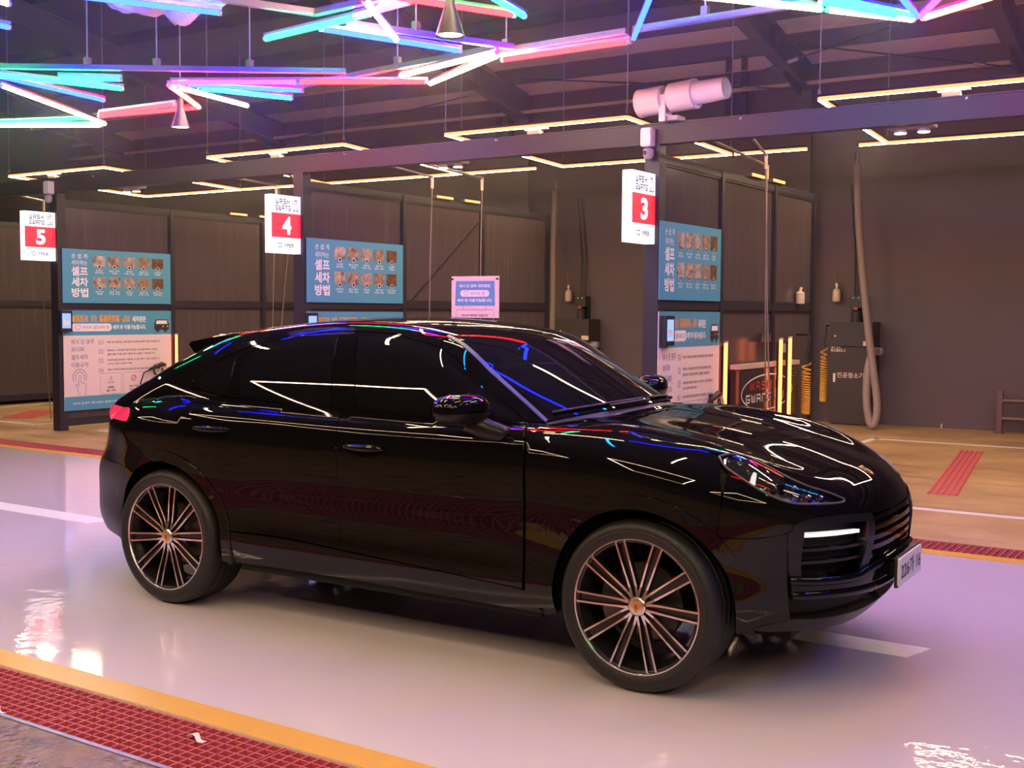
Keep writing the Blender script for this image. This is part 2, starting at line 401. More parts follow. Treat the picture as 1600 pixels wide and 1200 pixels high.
# eaves strut and wall girts (the pale one has its lit look put into the colour)
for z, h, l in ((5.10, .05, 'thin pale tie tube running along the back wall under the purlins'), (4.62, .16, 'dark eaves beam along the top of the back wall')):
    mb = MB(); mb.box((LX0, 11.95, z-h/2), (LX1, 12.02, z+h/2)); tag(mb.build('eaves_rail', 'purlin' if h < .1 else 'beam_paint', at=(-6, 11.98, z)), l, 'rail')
for x, l in ((-7.9, 'pair of dark hangers in front of the pale bands left of the rafter'), (-3.55, 'pair of dark hangers right above the white spotlight'), (1.0, 'dark hanger in front of the pale band at upper right')):
    h = empty('truss_hanger', (x, 12.1, 4.6), l, 'hanger')
    for dx in ((-.13, .13) if x < 0 else (0,)):
        mb = MB(); mb.cbox((x+dx, 12.1, 5.25), (.09 if x < 0 else .2, .06, 1.35)); mb.build('hanger_post', 'beam_paint', h)
for (a, b, l) in (((-7.4, 11.6, 5.5), (-12.8, 11.6, 4.95), 'thin diagonal tie rod between the left rafters'), ((-2.4, 11.6, 4.95), (-7.3, 11.6, 5.6), 'thin diagonal tie rod behind the white spotlight'),
                  ((.6, 11.6, 4.95), (-2.4, 11.6, 5.6), 'thin diagonal tie rod rising towards the coloured tube fan'), ((-2.2, 9.8, 4.9), (.6, 9.8, 5.5), 'thin tie rod crossing below the tube fan at upper right')):
    r = empty('tie_rod', a, l, 'tie rod')
    mb = MB(); mb.tube([a, b], .012, 6); mb.build('rod', 'beam_paint', r)
    m_ = Vector(a).lerp(Vector(b), .12); n_ = Vector(a).lerp(Vector(b), .17)
    mb = MB(); mb.tube([m_, n_], .03, 8); mb.build('turnbuckle', 'galvanised', r)

# ---- header beam along the fronts of the bays
h = empty('header_beam', (-5, YF, 3.19), 'long dark steel header beam across the fronts of all bays', 'beam')
mb = MB(); mb.box((LX0, YF-.06, 3.195), (LX1, YF+.06, 3.375)); mb.build('box_section', 'beam_paint', h)
mb = MB(); mb.box((LX0, YF-.07, 3.375), (LX1, YF+.07, 3.387)); mb.build('cap_plate', 'steel_dark', h)
for i, x in enumerate((-9.2, -4.9, -2.9, -.3, 1.6)):
    mb = MB(); mb.lathe([(.01, -.08), (.01, -.064), (.016, -.06)], (x, YF, 3.36), 'y', 8); mb.build('bolt', 'galvanised', h)

# ---------------------------------------------------------------- partitions between the bays
def partition(x, ys, label, ztop=3.10):
    p = empty('bay_partition', (x, YF, 0), label, 'partition', 'partitions between the wash bays')
    for i, y in enumerate(ys):
        w = .13 if i == 0 else .07
        mb = MB(); mb.box((x-.13 if i == 0 else x-.05, y-w/2, 0), (x+.02, y+w/2, 3.195 if i == 0 else ztop)); mb.build('post', 'steel_dark', p)
    for z, hh, nm in ((ztop-.03, .08, 'top_rail'), (1.72, .085, 'middle_rail'), (.10, .08, 'bottom_rail')):
        mb = MB(); mb.box((x-.05, ys[0], z-hh/2), (x+.012, ys[-1], z+hh/2)); mb.build(nm, 'steel_dark', p)
    for i in range(len(ys)-1):
        for z0, z1 in ((.14, 1.68), (1.76, ztop-.07)):
            mb = MB(); mb.box((x-.022, ys[i]+.04, z0), (x-.012, ys[i+1]-.04, z1)); mb.build('panel', 'panel_poly', p)
            mb = MB()   # thin glazing frame around each pane
            for q in ((ys[i]+.035, z0), (ys[i+1]-.055, z0)): mb.box((x-.012, q[0], z0), (x+.004, q[0]+.02, z1))
            for zz in (z0, z1-.02): mb.box((x-.012, ys[i]+.035, zz), (x+.004, ys[i+1]-.035, zz+.02))
            mb.build('glazing_bead', 'steel_dark', p)
    return p
P3 = partition(X_P[2], (4.52, 5.94, 7.43, 8.75), 'dark steel and panel partition carrying the right sign')
P4 = partition(X_P[1], (4.52, 6.29, 8.02, 9.74), 'dark steel and panel partition carrying the middle sign')
P5 = partition(X_P[0], (4.52, 6.40, 8.25, 10.1), 'dark steel and panel partition carrying the far left sign')
P6 = partition(-14.45, (4.52, 6.40, 8.25, 10.1), 'dark panelled partition at the left picture edge behind the far left sign')
mb = MB(); mb.bar((X_P[1]-.006, 6.45, 1.78), (X_P[1]-.006, 7.95, 2.88), .03, .012); mb.build('diagonal_brace', 'steel_dark', P4)
# short warm strip lamps clipped on top of the partitions
for x, y0, lab in ((X_P[2], 6.6, 'the right sign'), (X_P[1], 6.9, 'the middle sign'), (X_P[0], 7.5, 'the far left sign')):
    for j, yy_ in enumerate((y0, y0+.62)):
        s = empty('strip_lamp', (x, yy_, 3.11), 'short warm strip lamp on the partition of %s, %s one' % (lab, ('nearer', 'farther')[j]), 'lamp', 'strip lamps on the partition tops')
        mb = MB(); mb.box((x+.0, yy_, 3.11), (x+.05, yy_+.38, 3.15)); mb.build('housing', 'black_plastic', s)
        mb = MB(); mb.box((x+.045, yy_+.02, 3.118), (x+.062, yy_+.36, 3.146)); mb.build('diffuser', 'warm_tube', s)

# ---------------------------------------------------------------- lit number signs
def number_sign(x, digit):
    s = empty('number_sign', (x-.06, 4.05, 2.27), {'5': 'lit white and red sign reading 5 at the far left', '4': 'lit white and red sign reading 4 in the middle', '3': 'lit white and red sign reading 3 under the white spotlight'}[digit], 'sign', 'lit bay number signs')
    y0, y1, z0, z1 = 4.0, 4.47, 2.28, 2.92; t = .10; xc = x-.07
    mb = MB(); mb.box((xc-t/2, y0, z0), (xc+t/2, y1, z1)); mb.build('light_box', 'sign_white', s)
    for q in (z0+.1, z1-.1):
        mb = MB(); mb.box((xc-.02, y1, q-.02), (xc+.02, YF, q+.02)); mb.build('bracket', 'steel_dark', s)
    def face(name, m, fn):
        W = y1-y0; H = z1-z0
        for sgn in (1, -1):
            mb = MB(); fn(mb)
            mb.v = [(xc+sgn*(t/2+c), (y0+a*W) if sgn > 0 else (y1-a*W), z0+b*H) for a, b, c in mb.v]
            mb.build(name, m, s, fix=False)
    face('red_panel', 'sign_red', lambda mb: flat(mb, [(0, .27), (1, .27), (1, .69), (0, .69)], .0015))
    face('digit', 'sign_digit', lambda mb: put_text(mb, digit, .5, .325, h=.31, w=.30, bold=.035, z=.003, align='c'))
    face('lettering', 'sign_ink', lambda mb: block_text(mb, 'WASH IN', .14, .845, .74, .09, .002, .28))
    face('lettering', 'sign_ink', lambda mb: block_text(mb, 'GWANG JU', .14, .735, .78, .09, .002, .28))
    face('logo', 'sign_ink', lambda mb: outline(mb, [(.27+p[0]*.17, .135+p[1]*.10) for p in SHIELD], .014, .002))
    face('logo_lettering', 'sign_ink', lambda mb: put_text(mb, 'YPER', .40, .10, h=.07, w=.34, bold=.02, z=.002))
    return s
for x, d in zip(X_P, '543'): number_sign(x, d)

# ---------------------------------------------------------------- posters
def poster_root(name, x, y, z, sx, label, group):
    r = empty(name, (x, y, z), label, 'poster', group, rot=(math.pi/2, 0, math.pi/2)); r.scale = (sx, 1, 1); return r
def photo_mats():
    out = []
    for i in range(10):
        c = [(.10, .055, .03), (.05, .035, .025), (.22, .15, .10), (.16, .10, .06), (.24, .11, .04)][i % 5]
        d = [(.42, .30, .22), (.62, .52, .42), (.50, .40, .33), (.05, .03, .02), (.60, .42, .28)][(i*3+1) % 5]
        out.append('photo_print_%d' % i); mat('photo_print_%d' % i, c, .45, noise=(11+i, 1., d))
    return out
PH = photo_mats()
def howto_poster():
    """local plane: 1.73 wide, .73 high"""
    W, H = 1.73, .73
    r = poster_root('wash_guide_poster', 0, 0, 0, 1, '', 'blue wash guide posters')
    mb = MB(); mb.box((0, 0, -.008), (W, H, 0)); mb.build('board', 'poster_blue', r)
    mb = MB(); put_text(mb, '손 쉽 게', .135, .605, h=.065, w=.235, bold=.004); put_text(mb, '세차하는', .135, .515, h=.065, w=.235, bold=.004); mb.build('small_heading', 'ink_white', r, fix=False)
    for t, y in (('셀프', .37), ('세차', .225), ('방법', .08)):
        mb = MB(); put_text(mb, t, .13, y, h=.125, w=.25, bold=.03); mb.build('heading', 'ink_white', r, fix=False)
    caps = ['손세차\n세차하는', '셀프 세차\n방법', '와이퍼\n이용 가능', '예약 후\n셀프 세차', '손세차\n방법', '세차하는\n방법', '셀프 세차\n이용 가능', '와이퍼\n방법', '예약 후\n이용 가능', '진공 청소\n세차하는']
    for i in range(10):
        x = .46+(i % 5)*.238; y = .505 if i < 5 else .215
        mb = MB(); mb.box((x, y, 0), (x+.19, y+.145, .003)); ph = mb.build('photo_tile', PH[i], r)
        mb = MB(); flat(mb, circle(.027, 16, x+.095, y-.004), .0045); b = mb.build('number_badge', 'ink_white', ph, fix=False)
        mb = MB(); flat(mb, circle(.020, 16, x+.095, y-.004), .0052); put_text(mb, str(i+1), x+.095, y-.013, h=.018, z=.0052, align='c'); mb.build('badge_disc', 'ink_dark', ph, fix=False)
        mb = MB()
        for j, l in enumerate(caps[i].split('\n')): put_text(mb, l, x+.095, y-.068-.03*j, h=.024, w=min(.185, .03*len(l)+.02), bold=.01, align='c')
        mb.build('caption', 'ink_white', r, fix=False)
    return r
def rules_poster():
    """local plane: 1.83 wide, 1.36 high"""
    W, H = 1.83, 1.36
    r = poster_root('rules_poster', 0, 0, 0, 1, '', 'wash hall rules posters')
    mb = MB(); mb.box((0, 0, -.008), (W, H, 0)); mb.build('board', 'poster_paper', r)
    mb = MB(); flat(mb, [(0, 1.02), (W, 1.02), (W, H), (0, H)], .0015); mb.build('header_band', 'poster_blue', r, fix=False)
    mb = MB(); flat(mb, [(0, 0), (W, 0), (W, .19), (0, .19)], .0015); mb.build('footer_band', 'poster_blue', r, fix=False)
    mb = MB(); block_text(mb, 'WASH IN GWANG JU', .13, 1.205, .97, .088, .003, .3); mb.build('brand_lettering', 'ink_orange', r, fix=False)
    mb = MB(); put_text(mb, '세차장은', 1.13, 1.20, h=.085, w=.24, bold=.03, z=.003); put_text(mb, '예약 후 이용가능합니다.', .80, 1.095, h=.068, w=.57, bold=.03, z=.003); mb.build('header_lettering', 'ink_white', r, fix=False)
    mb = MB(); flat(mb, rrect(.66, .105, .05, 4, .45, 1.128), .003); pl = mb.build('app_pill', 'ink_white', r, fix=False)
    mb = MB(); put_text(mb, '와이퍼 셀프세차 앱', .30, 1.102, h=.052, w=.43, bold=.01, z=.0045); outline(mb, [(.225+p[0]*.10, 1.128+p[1]*.085) for p in SHIELD], .008, .0045); mb.build('pill_lettering', 'ink_grey', pl, fix=False)
    # the little car in the header
    mb = MB(); x0, y0 = 1.52, 1.065
    flat(mb, [(x0, y0+.02), (x0+.27, y0+.02), (x0+.27, y0+.11), (x0+.23, y0+.17), (x0+.03, y0+.17), (x0, y0+.11)], .003)
    for cx in (.06, .2): flat(mb, circle(.035, 12, x0+cx, y0+.02), .0035)
    ca = mb.build('car_picture', 'ink_dark', r, fix=False)
    mb = MB(); flat(mb, [(x0+.03, y0+.105), (x0+.24, y0+.105), (x0+.225, y0+.155), (x0+.045, y0+.155)], .004); mb.build('car_window', 'ink_white', ca, fix=False)
    mb = MB(); flat(mb, circle(.014, 8, x0+.16, y0+.07), .004); flat(mb, circle(.014, 8, x0+.24, y0+.07), .004); mb.build('car_lamp', 'ink_orange', ca, fix=False)
    mb = MB(); mb.add([(x0+.26, y0+.16, .003), (x0+.275, y0+.145, .003), (x0+.31, y0+.22, .003), (x0+.31, y0+.245, .003)], [(0, 1, 2, 3)]); mb.build('lance_picture', 'ink_blue', r, fix=False)
    for i, t in enumerate(('워시 인 광주', '와이퍼', '셀프세차', '이용규칙')):
        mb = MB(); put_text(mb, t, .115, .90-.105*i, h=.068, w=(.37, .2, .265, .265)[i], bold=.004); mb.build('rules_heading', 'ink_blue', r, fix=False)
    lines = ((.905, ['예약 후 이용하는 세차장은 와이퍼 앱 예약 이용 가능합니다.']), (.79, ['예약하는 시 세차장은 예약 후 앱은 이용 셀프세차하는 방법은,', '셀프세차 이용 장은 예약 후 이용은 가능합니다.']),
             (.655, ['와이퍼 셀프세차장은 이용하는 시 앱, 예약 1 이용 가능합니다.', '(워시인 광주 세차장 이용)']), (.52, ['이용시 예약은 와이퍼 앱 셀프세차 후 이용 방법은 5 가능합니다.']))
    mb = MB()
    for i, (y, ls) in enumerate(lines):
        for j, l in enumerate(ls): put_text(mb, l, .70, y-.055*j, h=.030, w=(.93, .88, .92, .94)[i] if j == 0 else (.93, .83, .42, .9)[i], bold=.006)
    mb.build('rules_text', 'ink_dark', r, fix=False)
    mb = MB()
    for i, y in enumerate((.885, .76, .63, .495)): put_text(mb, '0%d' % (i+1), .555, y, h=.068, w=.075)
    mb.build('rule_numbers', 'ink_grey', r, fix=False)
    for i, t in enumerate((('100%', '셀프 세차'), ('예약 이용', '세차장 이용'), ('와이퍼', '이용규칙'))):
        x = .575+.39*i
        mb = MB(); outline(mb, rrect(.36, .29, .02, 3, x+.18, .345), .005, .002); bx = mb.build('notice_box', 'ink_grey', r, fix=False)
        mb = MB(); put_text(mb, t[0], x+.18, .275, h=.03, w=.11 if i == 0 else .16, bold=.02, align='c'); put_text(mb, t[1], x+.18, .23, h=.03, w=.16, bold=.02, align='c'); mb.build('notice_text', 'ink_dark', bx, fix=False)
        mb = MB()
        if i == 0: outline(mb, [(x+.12, .35), (x+.24, .35), (x+.20, .37), (x+.185, .45), (x+.175, .45), (x+.16, .37)], .007, .002)
        else:
            ring(mb, circle(.045, 20, x+.18, .405), circle(.035, 20, x+.18, .405), .002)
            mb.add([(x+.15, .385, .002), (x+.205, .43, .002), (x+.213, .422, .002), (x+.158, .377, .002)], [(0, 1, 2, 3)])
        mb.build('notice_icon', 'ink_red' if i == 1 else 'ink_grey', bx, fix=False)
    # pointing hand drawing
    mb = MB()
    for ro, ri in ((.115, .103), (.075, .064)):
        a = [math.radians(t) for t in range(-30, 211, 10)]
        A = [(.245+ro*math.cos(t), .45+ro*math.sin(t)) for t in a]; B = [(.245+ri*math.cos(t), .45+ri*math.sin(t)) for t in a]
        mb.add([(*q, .002) for q in A]+[(*q, .002) for q in B], [(i, i+1, len(A)+i+1, len(A)+i) for i in range(len(A)-1)])
    hand = [(.235, .20), (.205, .30), (.18, .345), (.20, .36), (.228, .325), (.228, .465), (.245, .478), (.262, .465), (.262, .375), (.33, .36), (.35, .33), (.335, .25), (.335, .20)]
    for a, b in zip(hand[:-1], hand[1:]):
        A, B = np.array(a), np.array(b); d = (B-A)/np.linalg.norm(B-A); n = np.array([-d[1], d[0]])*.004
        mb.add([(*(A-n), .002), (*(B-n), .002), (*(B+n), .002), (*(A+n), .002)], [(0, 1, 2, 3)])
    mb.build('hand_drawing', 'ink_grey', r, fix=False)
    mb = MB(); put_text(mb, '와이퍼 앱 예약 이용 방법은 세차장 이용 가능합니다.', .13, .075, h=.035, w=.95, bold=.006, z=.003); mb.build('footer_lettering', 'ink_white', r, fix=False)
    return r
hp, rp = howto_poster(), rules_poster()
for i, (x, y0, y1, d) in enumerate(((X_P[0], 4.515, 6.345, 'far left'), (X_P[1], 4.495, 6.232, 'middle'), (X_P[2], 4.455, 5.86, 'right'))):
    for src, nm, W, z0, sz, lab in ((hp, 'wash_guide_poster', 1.73, (1.725, 1.74, 1.768)[i], 1., 'blue how to wash poster with ten photos beside the %s sign'),
                               (rp, 'rules_poster', 1.83, (.265, .275, .30)[i], 1., 'white and blue rules poster under the guide beside the %s sign')):
        o = src if i == 0 else copy_tree(src)
        o.location = (x+.035, y0, z0); o.scale = ((y1-y0)/W, sz, 1)
        o['label'] = lab % d
# payment screens on the front posts, at the upper left corner of the rules posters
for x, y, d in ((X_P[0], 4.42, 'far left'), (X_P[1], 4.42, 'middle'), (X_P[2], 4.47, 'right')):
    t = empty('payment_tablet', (x+.04, y, 1.33), 'small black payment tablet with a lit screen beside the %s sign' % d, 'tablet', 'payment tablets on the posts')
    mb = MB(); mb.box((x+.0365, y+.01, 1.34), (x+.10, y+.19, 1.62)); mb.build('housing', 'black_plastic', t)
    mb = MB(); mb.box((x+.10, y+.035, 1.385), (x+.104, y+.165, 1.585)); sc_ = mb.build('screen', 'screen', t)
    mb = MB(); mb.box((x+.104, y+.055, 1.43), (x+.1045, y+.145, 1.49)); mb.build('menu_tile', 'ink_white', sc_)

# ---------------------------------------------------------------- notice board in the bay between the middle sign and the right sign
b = empty('notice_board', (-3.53, 5.0, 0), 'small white and blue notice board standing behind the car roof', 'notice board')
bx0, bx1, bz0, bz1 = -3.845, -3.225, 1.58, 2.027
mb = MB(); mb.box((bx0, 5.0, bz0), (bx1, 5.012, bz1)); mb.build('board', 'poster_paper', b)
mb = MB(); mb.tube([(-3.53, 5.03, 0.0), (-3.53, 5.03, 2.0)], .015, 8); mb.build('pole', 'steel_dark', b)
mb = MB(); mb.lathe([(.2, 0), (.2, .02), (.03, .04)], (-3.53, 5.03, 0), n=20); mb.build('foot', 'steel_dark', b)
for sx in (bx0+.015, bx1-.015):
    mb = MB(); mb.lathe([(.011, -.02), (.011, 0)], (sx, 5.0, bz1-.03), 'y', 10); mb.build('screw', 'steel_dark', b)
def facing_front(mb0, name, m, par, ox, oz, y=4.998):
    q = MB()
    q.v = [(ox+a, y-c, oz+bb) for a, bb, c in mb0.v]; q.f = mb0.f; q.m = mb0.m
    return q.build(name, m, par, fix=False)
mb = MB(); flat(mb, [(.05, .13), (.575, .13), (.565, .395), (.06, .395)], .001); facing_front(mb, 'blue_panel', 'poster_blue_deep', b, bx0, bz0)
mb = MB(); put_text(mb, '워시 인 광주 세차장은', .31, .325, h=.035, w=.41, bold=.03, align='c'); put_text(mb, '예약 후 이용가능합니다.', .31, .17, h=.035, w=.46, bold=.03, align='c'); facing_front(mb, 'lettering', 'ink_white', b, bx0, bz0)
mb = MB(); flat(mb, rrect(.38, .07, .034, 4, .31, .262), .002); pl = facing_front(mb, 'app_pill', 'ink_white', b, bx0, bz0)
mb = MB(); outline(mb, [(.20+p[0]*.07, .262+p[1]*.055) for p in SHIELD], .006, .003); put_text(mb, '와이퍼 앱', .25, .243, h=.037, w=.19, bold=.01, z=.003); facing_front(mb, 'pill_lettering', 'ink_grey', pl, bx0, bz0)
mb = MB(); outline(mb, rrect(.50, .12, .025, 3, .31, .03), .005, .001)
for xx_ in (.155, .455): mb.add([(xx_, .09, .001), (xx_+.006, .09, .001), (xx_+.006, .13, .001), (xx_, .13, .001)], [(0, 1, 2, 3)])
facing_front(mb, 'ruled_box', 'ink_grey', b, bx0, bz0)
mb = MB(); put_text(mb, '워시인 세차장 이용규칙', .31, .012, h=.028, w=.34, bold=.01, align='c'); facing_front(mb, 'footer_lettering', 'ink_dark', b, bx0, bz0)

# ---------------------------------------------------------------- floor gratings
CROSS = MB().box((-.003, 0, -.03), (.003, .375, 0)); LONG = MB().box((0, -.003, -.03), (.985, .003, -.001))
def mesh_of(mb, m, nm):
    o = mb.build(nm, m); me = o.data; bpy.data.objects.remove(o); return me
def piece(nm, me, loc, par):
    o = bpy.data.objects.new(nm, me); link(o); o.parent = par; o.location = loc; return o
cross_me, long_me = mesh_of(CROSS, 'grate_red', 'cross_bar'), mesh_of(LONG, 'grate_red', 'long_bar')
order = 'first second third fourth fifth sixth seventh eighth ninth tenth'.split()
for i, x in enumerate((-4.3, -3.3, -2.3, -1.3, -.3, .7, 1.7, 2.7, 3.7, 4.7)):
    g_ = empty('floor_grating', (x, -2.61, 0), 'red moulded floor grating beside the near yellow stripe, %s from the left' % order[i], 'grating', 'near red floor gratings')
    for j in range(19): piece('cross_bar', cross_me, (.0 + j*.0545, 0.006, -.002), g_)
    for j in range(9): piece('long_bar', long_me, (0, .010+j*.0455, -.002), g_)
mb = MB(); mb.box((LX0, -2.632, -.03), (LX1, -2.612, .004)); tag(mb.build('edge_angle', 'galvanised', at=(0, -2.62, 0)), 'steel edge angle along the near red grating', 'edge strip')
cm2 = mesh_of(MB().box((-.003, 0, -.03), (.003, .35, 0)), 'grate_red', 'cross_bar')
for i, x in enumerate((1.0, 2.0, 3.0)):
    g_ = empty('drain_grating', (x, 3.065, 0), 'red drain grating beyond the far yellow stripe, %s to the right of the car' % order[i], 'grating', 'far red drain gratings')
    for j in range(20): piece('cross_bar', cm2, (j*.05, 0, -.002), g_)
    for j in range(5): piece('long_bar', long_me, (0, .02+j*.078, -.003), g_)
mb = MB()
for j in range(400): mb.box((-20+j*.0525-.003, 3.065, -.03), (-20+j*.0525+.003, 3.415, -.002))
for j in range(5): mb.box((-20, 3.085+j*.078-.004, -.03), (.98, 3.085+j*.078+.004, -.003))
tag(mb.build('drain_grating_run', 'grate_red', at=(-10, 3.07, 0)), 'long run of red drain grating behind the car and to its left', 'grating', kind='stuff')
# small skewed gratings let into the bay floors
def bay_grating(c0, c1, w, label):
    a, b_ = np.array(c0), np.array(c1); d = (b_-a)/np.linalg.norm(b_-a); n = np.array([-d[1], d[0]])
    r = empty('bay_drain', (c0[0], c0[1], 0), label, 'grating', 'drains in the bay floors')
    mb = MB(); P = [tuple(a-n*w/2), tuple(b_-n*w/2), tuple(b_+n*w/2), tuple(a+n*w/2)]
    mb.prism(P, (0, 0, 0), (1, 0, 0), (0, 1, 0), (0, 0, 1), .004); mb.build('drain_bed', 'grate_red', r)
    for j in range(5):
        o_ = n*(-w/2+.02+j*(w-.04)/4)
        mb = MB(); mb.bar((*(a+o_), .008), (*(b_+o_), .008), .012, .012); mb.build('long_bar', 'grate_bar', r)
    return r
mat('grate_bar', (.62, .16, .15), .45)
bay_grating((1.205, 5.72), (.66, 9.5), .27, 'narrow red drain grating in the bay floor at right')
bay_grating((-12.1, 5.25), (-12.9, 6.3), .45, 'red drain grating in the bay floor at the far left')

# ---------------------------------------------------------------- warm LED loops over the bays
def led_bar(mb_c, mb_d, a, b, z):
    a = Vector((a[0], a[1], z)); b = Vector((b[0], b[1], z))
    k0 = len(mb_d.f); mb_d.bar(a, b, .036, .032); mb_d.m[k0:] = [1]*6; mb_d.m[k0+2] = 0; mb_c.bar(a+Vector((0, 0, .028)), b+Vector((0, 0, .028)), .05, .024)
def led_loop(pts, extra, label, group, wires=True, ztop=None):
    r = empty('led_loop', (pts[0][0], pts[0][1], LOOP_Z), label, 'light fixture', group)
    seg = list(zip(pts, pts[1:]+pts[:1]))
    for e in seg+extra:
        mc, md = MB(), MB(); led_bar(mc, md, e[0], e[1], LOOP_Z)
        c = md.build('led_bar', None, r, mats=['warm_led', 'warm_led_side'], fix=False); mc.build('channel', 'black_plastic', c)
    if wires:
        for (x, y) in pts:
            mb = MB(); mb.tube([(x, y, LOOP_Z+.04), (x, y, roofz(abs(y))-.12)], .006, 5); wv = mb.build('suspension_wire', 'wire', r)
            mb = MB(); mb.lathe([(.02, 0), (.02, .05), (.008, .06)], (x, y, LOOP_Z+.04), n=8); mb.build('wire_grip', 'galvanised', wv)
    return r
YA, YC = 5.63, 8.85
def loop_at(xl, xr, xbl, xbr, xe0, xe1, label, group='warm LED loops over the bays', mir=False):
    f = (lambda p: (p[0], 2.35-p[1])) if mir else (lambda p: p)
    pts = [f(q) for q in ((xl, YA), (xr, YA), (xbr, YC), (xbl, YC))]
    ex = [(f((xe0, YC)), f((xe1, YC)))] if xe1 is not None else []
    return led_loop(pts, ex, label, group)
LOOPS = []
LOOPS.append(loop_at(-12.75, -10.5, -13.5, -11.1, -11.05, -9.35, 'warm LED loop hung over the bay left of the far left sign'))
LOOPS.append(loop_at(-8.35, -5.95, -9.2, -6.5, -6.45, -5.2, 'warm LED loop hung over the bay between the far left and middle signs'))
LOOPS.append(loop_at(-4.40, -2.05, -4.75, -2.25, -2.2, -1.25, 'warm LED loop hung over the bay between the middle and right signs'))
LOOPS.append(loop_at(0.0, 2.9, -.27, 2.6, -.6, -.30, 'warm LED loop hung over the right hand bay above the red drain'))
for xl, l in ((-8.6, 'farthest left'), (-4.3, 'second from left'), (.1, 'third from left'), (4.4, 'rightmost')):
    loop_at(xl, xl+2.4, xl-.2, xl+2.2, 0, None, 'warm LED loop over the bays behind the camera, %s' % l, 'warm LED loops behind the camera', True)

# ---------------------------------------------------------------- coloured tubes over the lane
TUBES = [('g', -5.82, .79, -5.38, 1.91), ('g', -5.43, 1.24, -5.01, 1.60), ('b', -5.85, .95, -6.05, 2.21), ('w', -6.21, 1.19, -7.29, 3.18), ('g', -8.22, 2.43, -7.08, 2.80), ('y', -8.43, 2.61, -7.39, 3.22),
 ('r', -6.91, 2.80, -5.55, 2.98), ('r', -6.77, 2.70, -5.61, 2.72), ('s', -4.87, 2.0, -5.55, 2.98), ('m', -4.76, 1.93, -3.75, 2.52), ('r', -3.74, 2.52, -2.74, 3.12), ('b', -4.73, 2.08, -4.0, 2.86), ('c', -4.75, 2.25, -4.37, 3.10),
 ('y', -4.88, 2.10, -5.06, 3.18), ('b', -3.07, -.62, -2.47, .42), ('g', -2.78, 1.14, -1.61, .98), ('b', -2.20, 1.12, -1.75, 2.26), ('w', -1.38, .64, -1.95, 1.70), ('r', -1.32, .47, -.77, 1.54), ('g', -.53, .42, -.73, 1.60),
 ('y', -2.79, 2.78, -1.52, 2.43), ('y', -2.78, 3.20, -1.57, 2.53), ('r', -1.66, 2.70, -.46, 2.66), ('p', -1.75, .98, -1.15, .87), ('b', .26, 1.57, -.39, 2.58), ('y', .36, 1.55, 1.08, 2.50), ('y', 1.10, 2.52, 1.53, 3.11),
 ('c', 1.04, 1.89, 1.55, 2.98), ('g', 1.13, 2.30, 1.45, 2.93), ('b', 1.66, 1.83, 1.57, 3.03), ('m', 2.15, 1.98, 1.59, 3.04), ('s', 2.60, 2.45, 1.59, 3.10)]
T_LAB = ['long green tube of the fan at the left edge', 'short green tube end under the pale rail at left', 'blue tube of the fan at the left edge', 'long white tube slanting from the left edge to a corner', 'green tube above the yellow one at the left edge',
 'yellow white tube meeting the slanting white tube', 'red tube from the left corner to the cone lamp', 'dim red tube just above the red one left of the cone lamp', 'short salmon tube joining the red and magenta tubes', 'magenta tube starting at the bright left knot',
 'long red tube ending at the warm pair', 'blue tube under the magenta one', 'cyan tube fanning below the blue one', 'yellow tube fanning lowest from the bright left knot', 'blue tube in front of the white hanging sheet', 'green tube crossing below the grey rail at top left',
 'blue tube sloping to the warm pair', 'white tube standing steep across the blue one', 'red tube behind the upper cone lamp', 'short green tube right of the upper cone lamp', 'warm tube pair, upper one', 'warm tube pair, lower one', 'red tube between the warm pair and the blue one',
 'faint violet tube near the top centre', 'short blue tube left of the lavender rail', 'warm tube at top right, left half', 'warm tube ending in the star at top right', 'cyan tube of the star at top right', 'green tube of the star at top right', 'blue tube of the star at top right',
 'magenta tube of the star at top right', 'salmon tube of the star running off to the right']
def led_tube(c, x0, y0, x1, y1, label, group, z=TUBE_Z):
    a = Vector((x0, y0, z)); b = Vector((x1, y1, z)); d = (b-a).normalized()
    r = empty('led_tube', (x0, y0, z), label, 'LED tube', group)
    mb = MB(); mb.tube([a+d*.02, b-d*.02], .019, 12); mb.build('diffuser', 'tube_'+c, r, smooth=60)
    mb = MB(); mb.bar(a+Vector((0, 0, .032)), b+Vector((0, 0, .032)), .024, .022); mb.build('channel', 'aluminium', r)
    for q, s in ((a, 1), (b, -1)):
        mb = MB(); mb.tube([q, q+d*s*.022], .0205, 12); mb.build('end_cap', 'white_plastic', r)
    return r
for t, l in zip(TUBES, T_LAB): led_tube(*t, l, 'coloured LED tubes over the lane')
# the same net of tubes carries on over the lane towards the camera
zz = random.Random(11); cols = 'bwgywcbwywrcygwyb'
net = []
for (x, y) in ((-4.2, -.7), (-3.4, -1.1), (-5.6, -.4), (-1.6, -.6), (-.6, -1.1), (.3, -.2), (.9, .9), (1.5, -.7), (2.1, .4), (2.6, 1.2), (3.2, -.4), (3.6, 1.8), (4.4, .6), (4.2, -1.0), (-7.0, -.3), (-.2, .35), (5.4, 1.3), (5.6, -.2)):
    a = zz.uniform(0, math.pi); net.append((cols[len(net) % len(cols)], x-.6*math.cos(a), y-.6*math.sin(a), x+.6*math.cos(a), y+.6*math.sin(a)))
for i, t in enumerate(net): led_tube(*t, 'coloured LED tube of the net over the lane above the camera', 'coloured LED tubes above the camera')
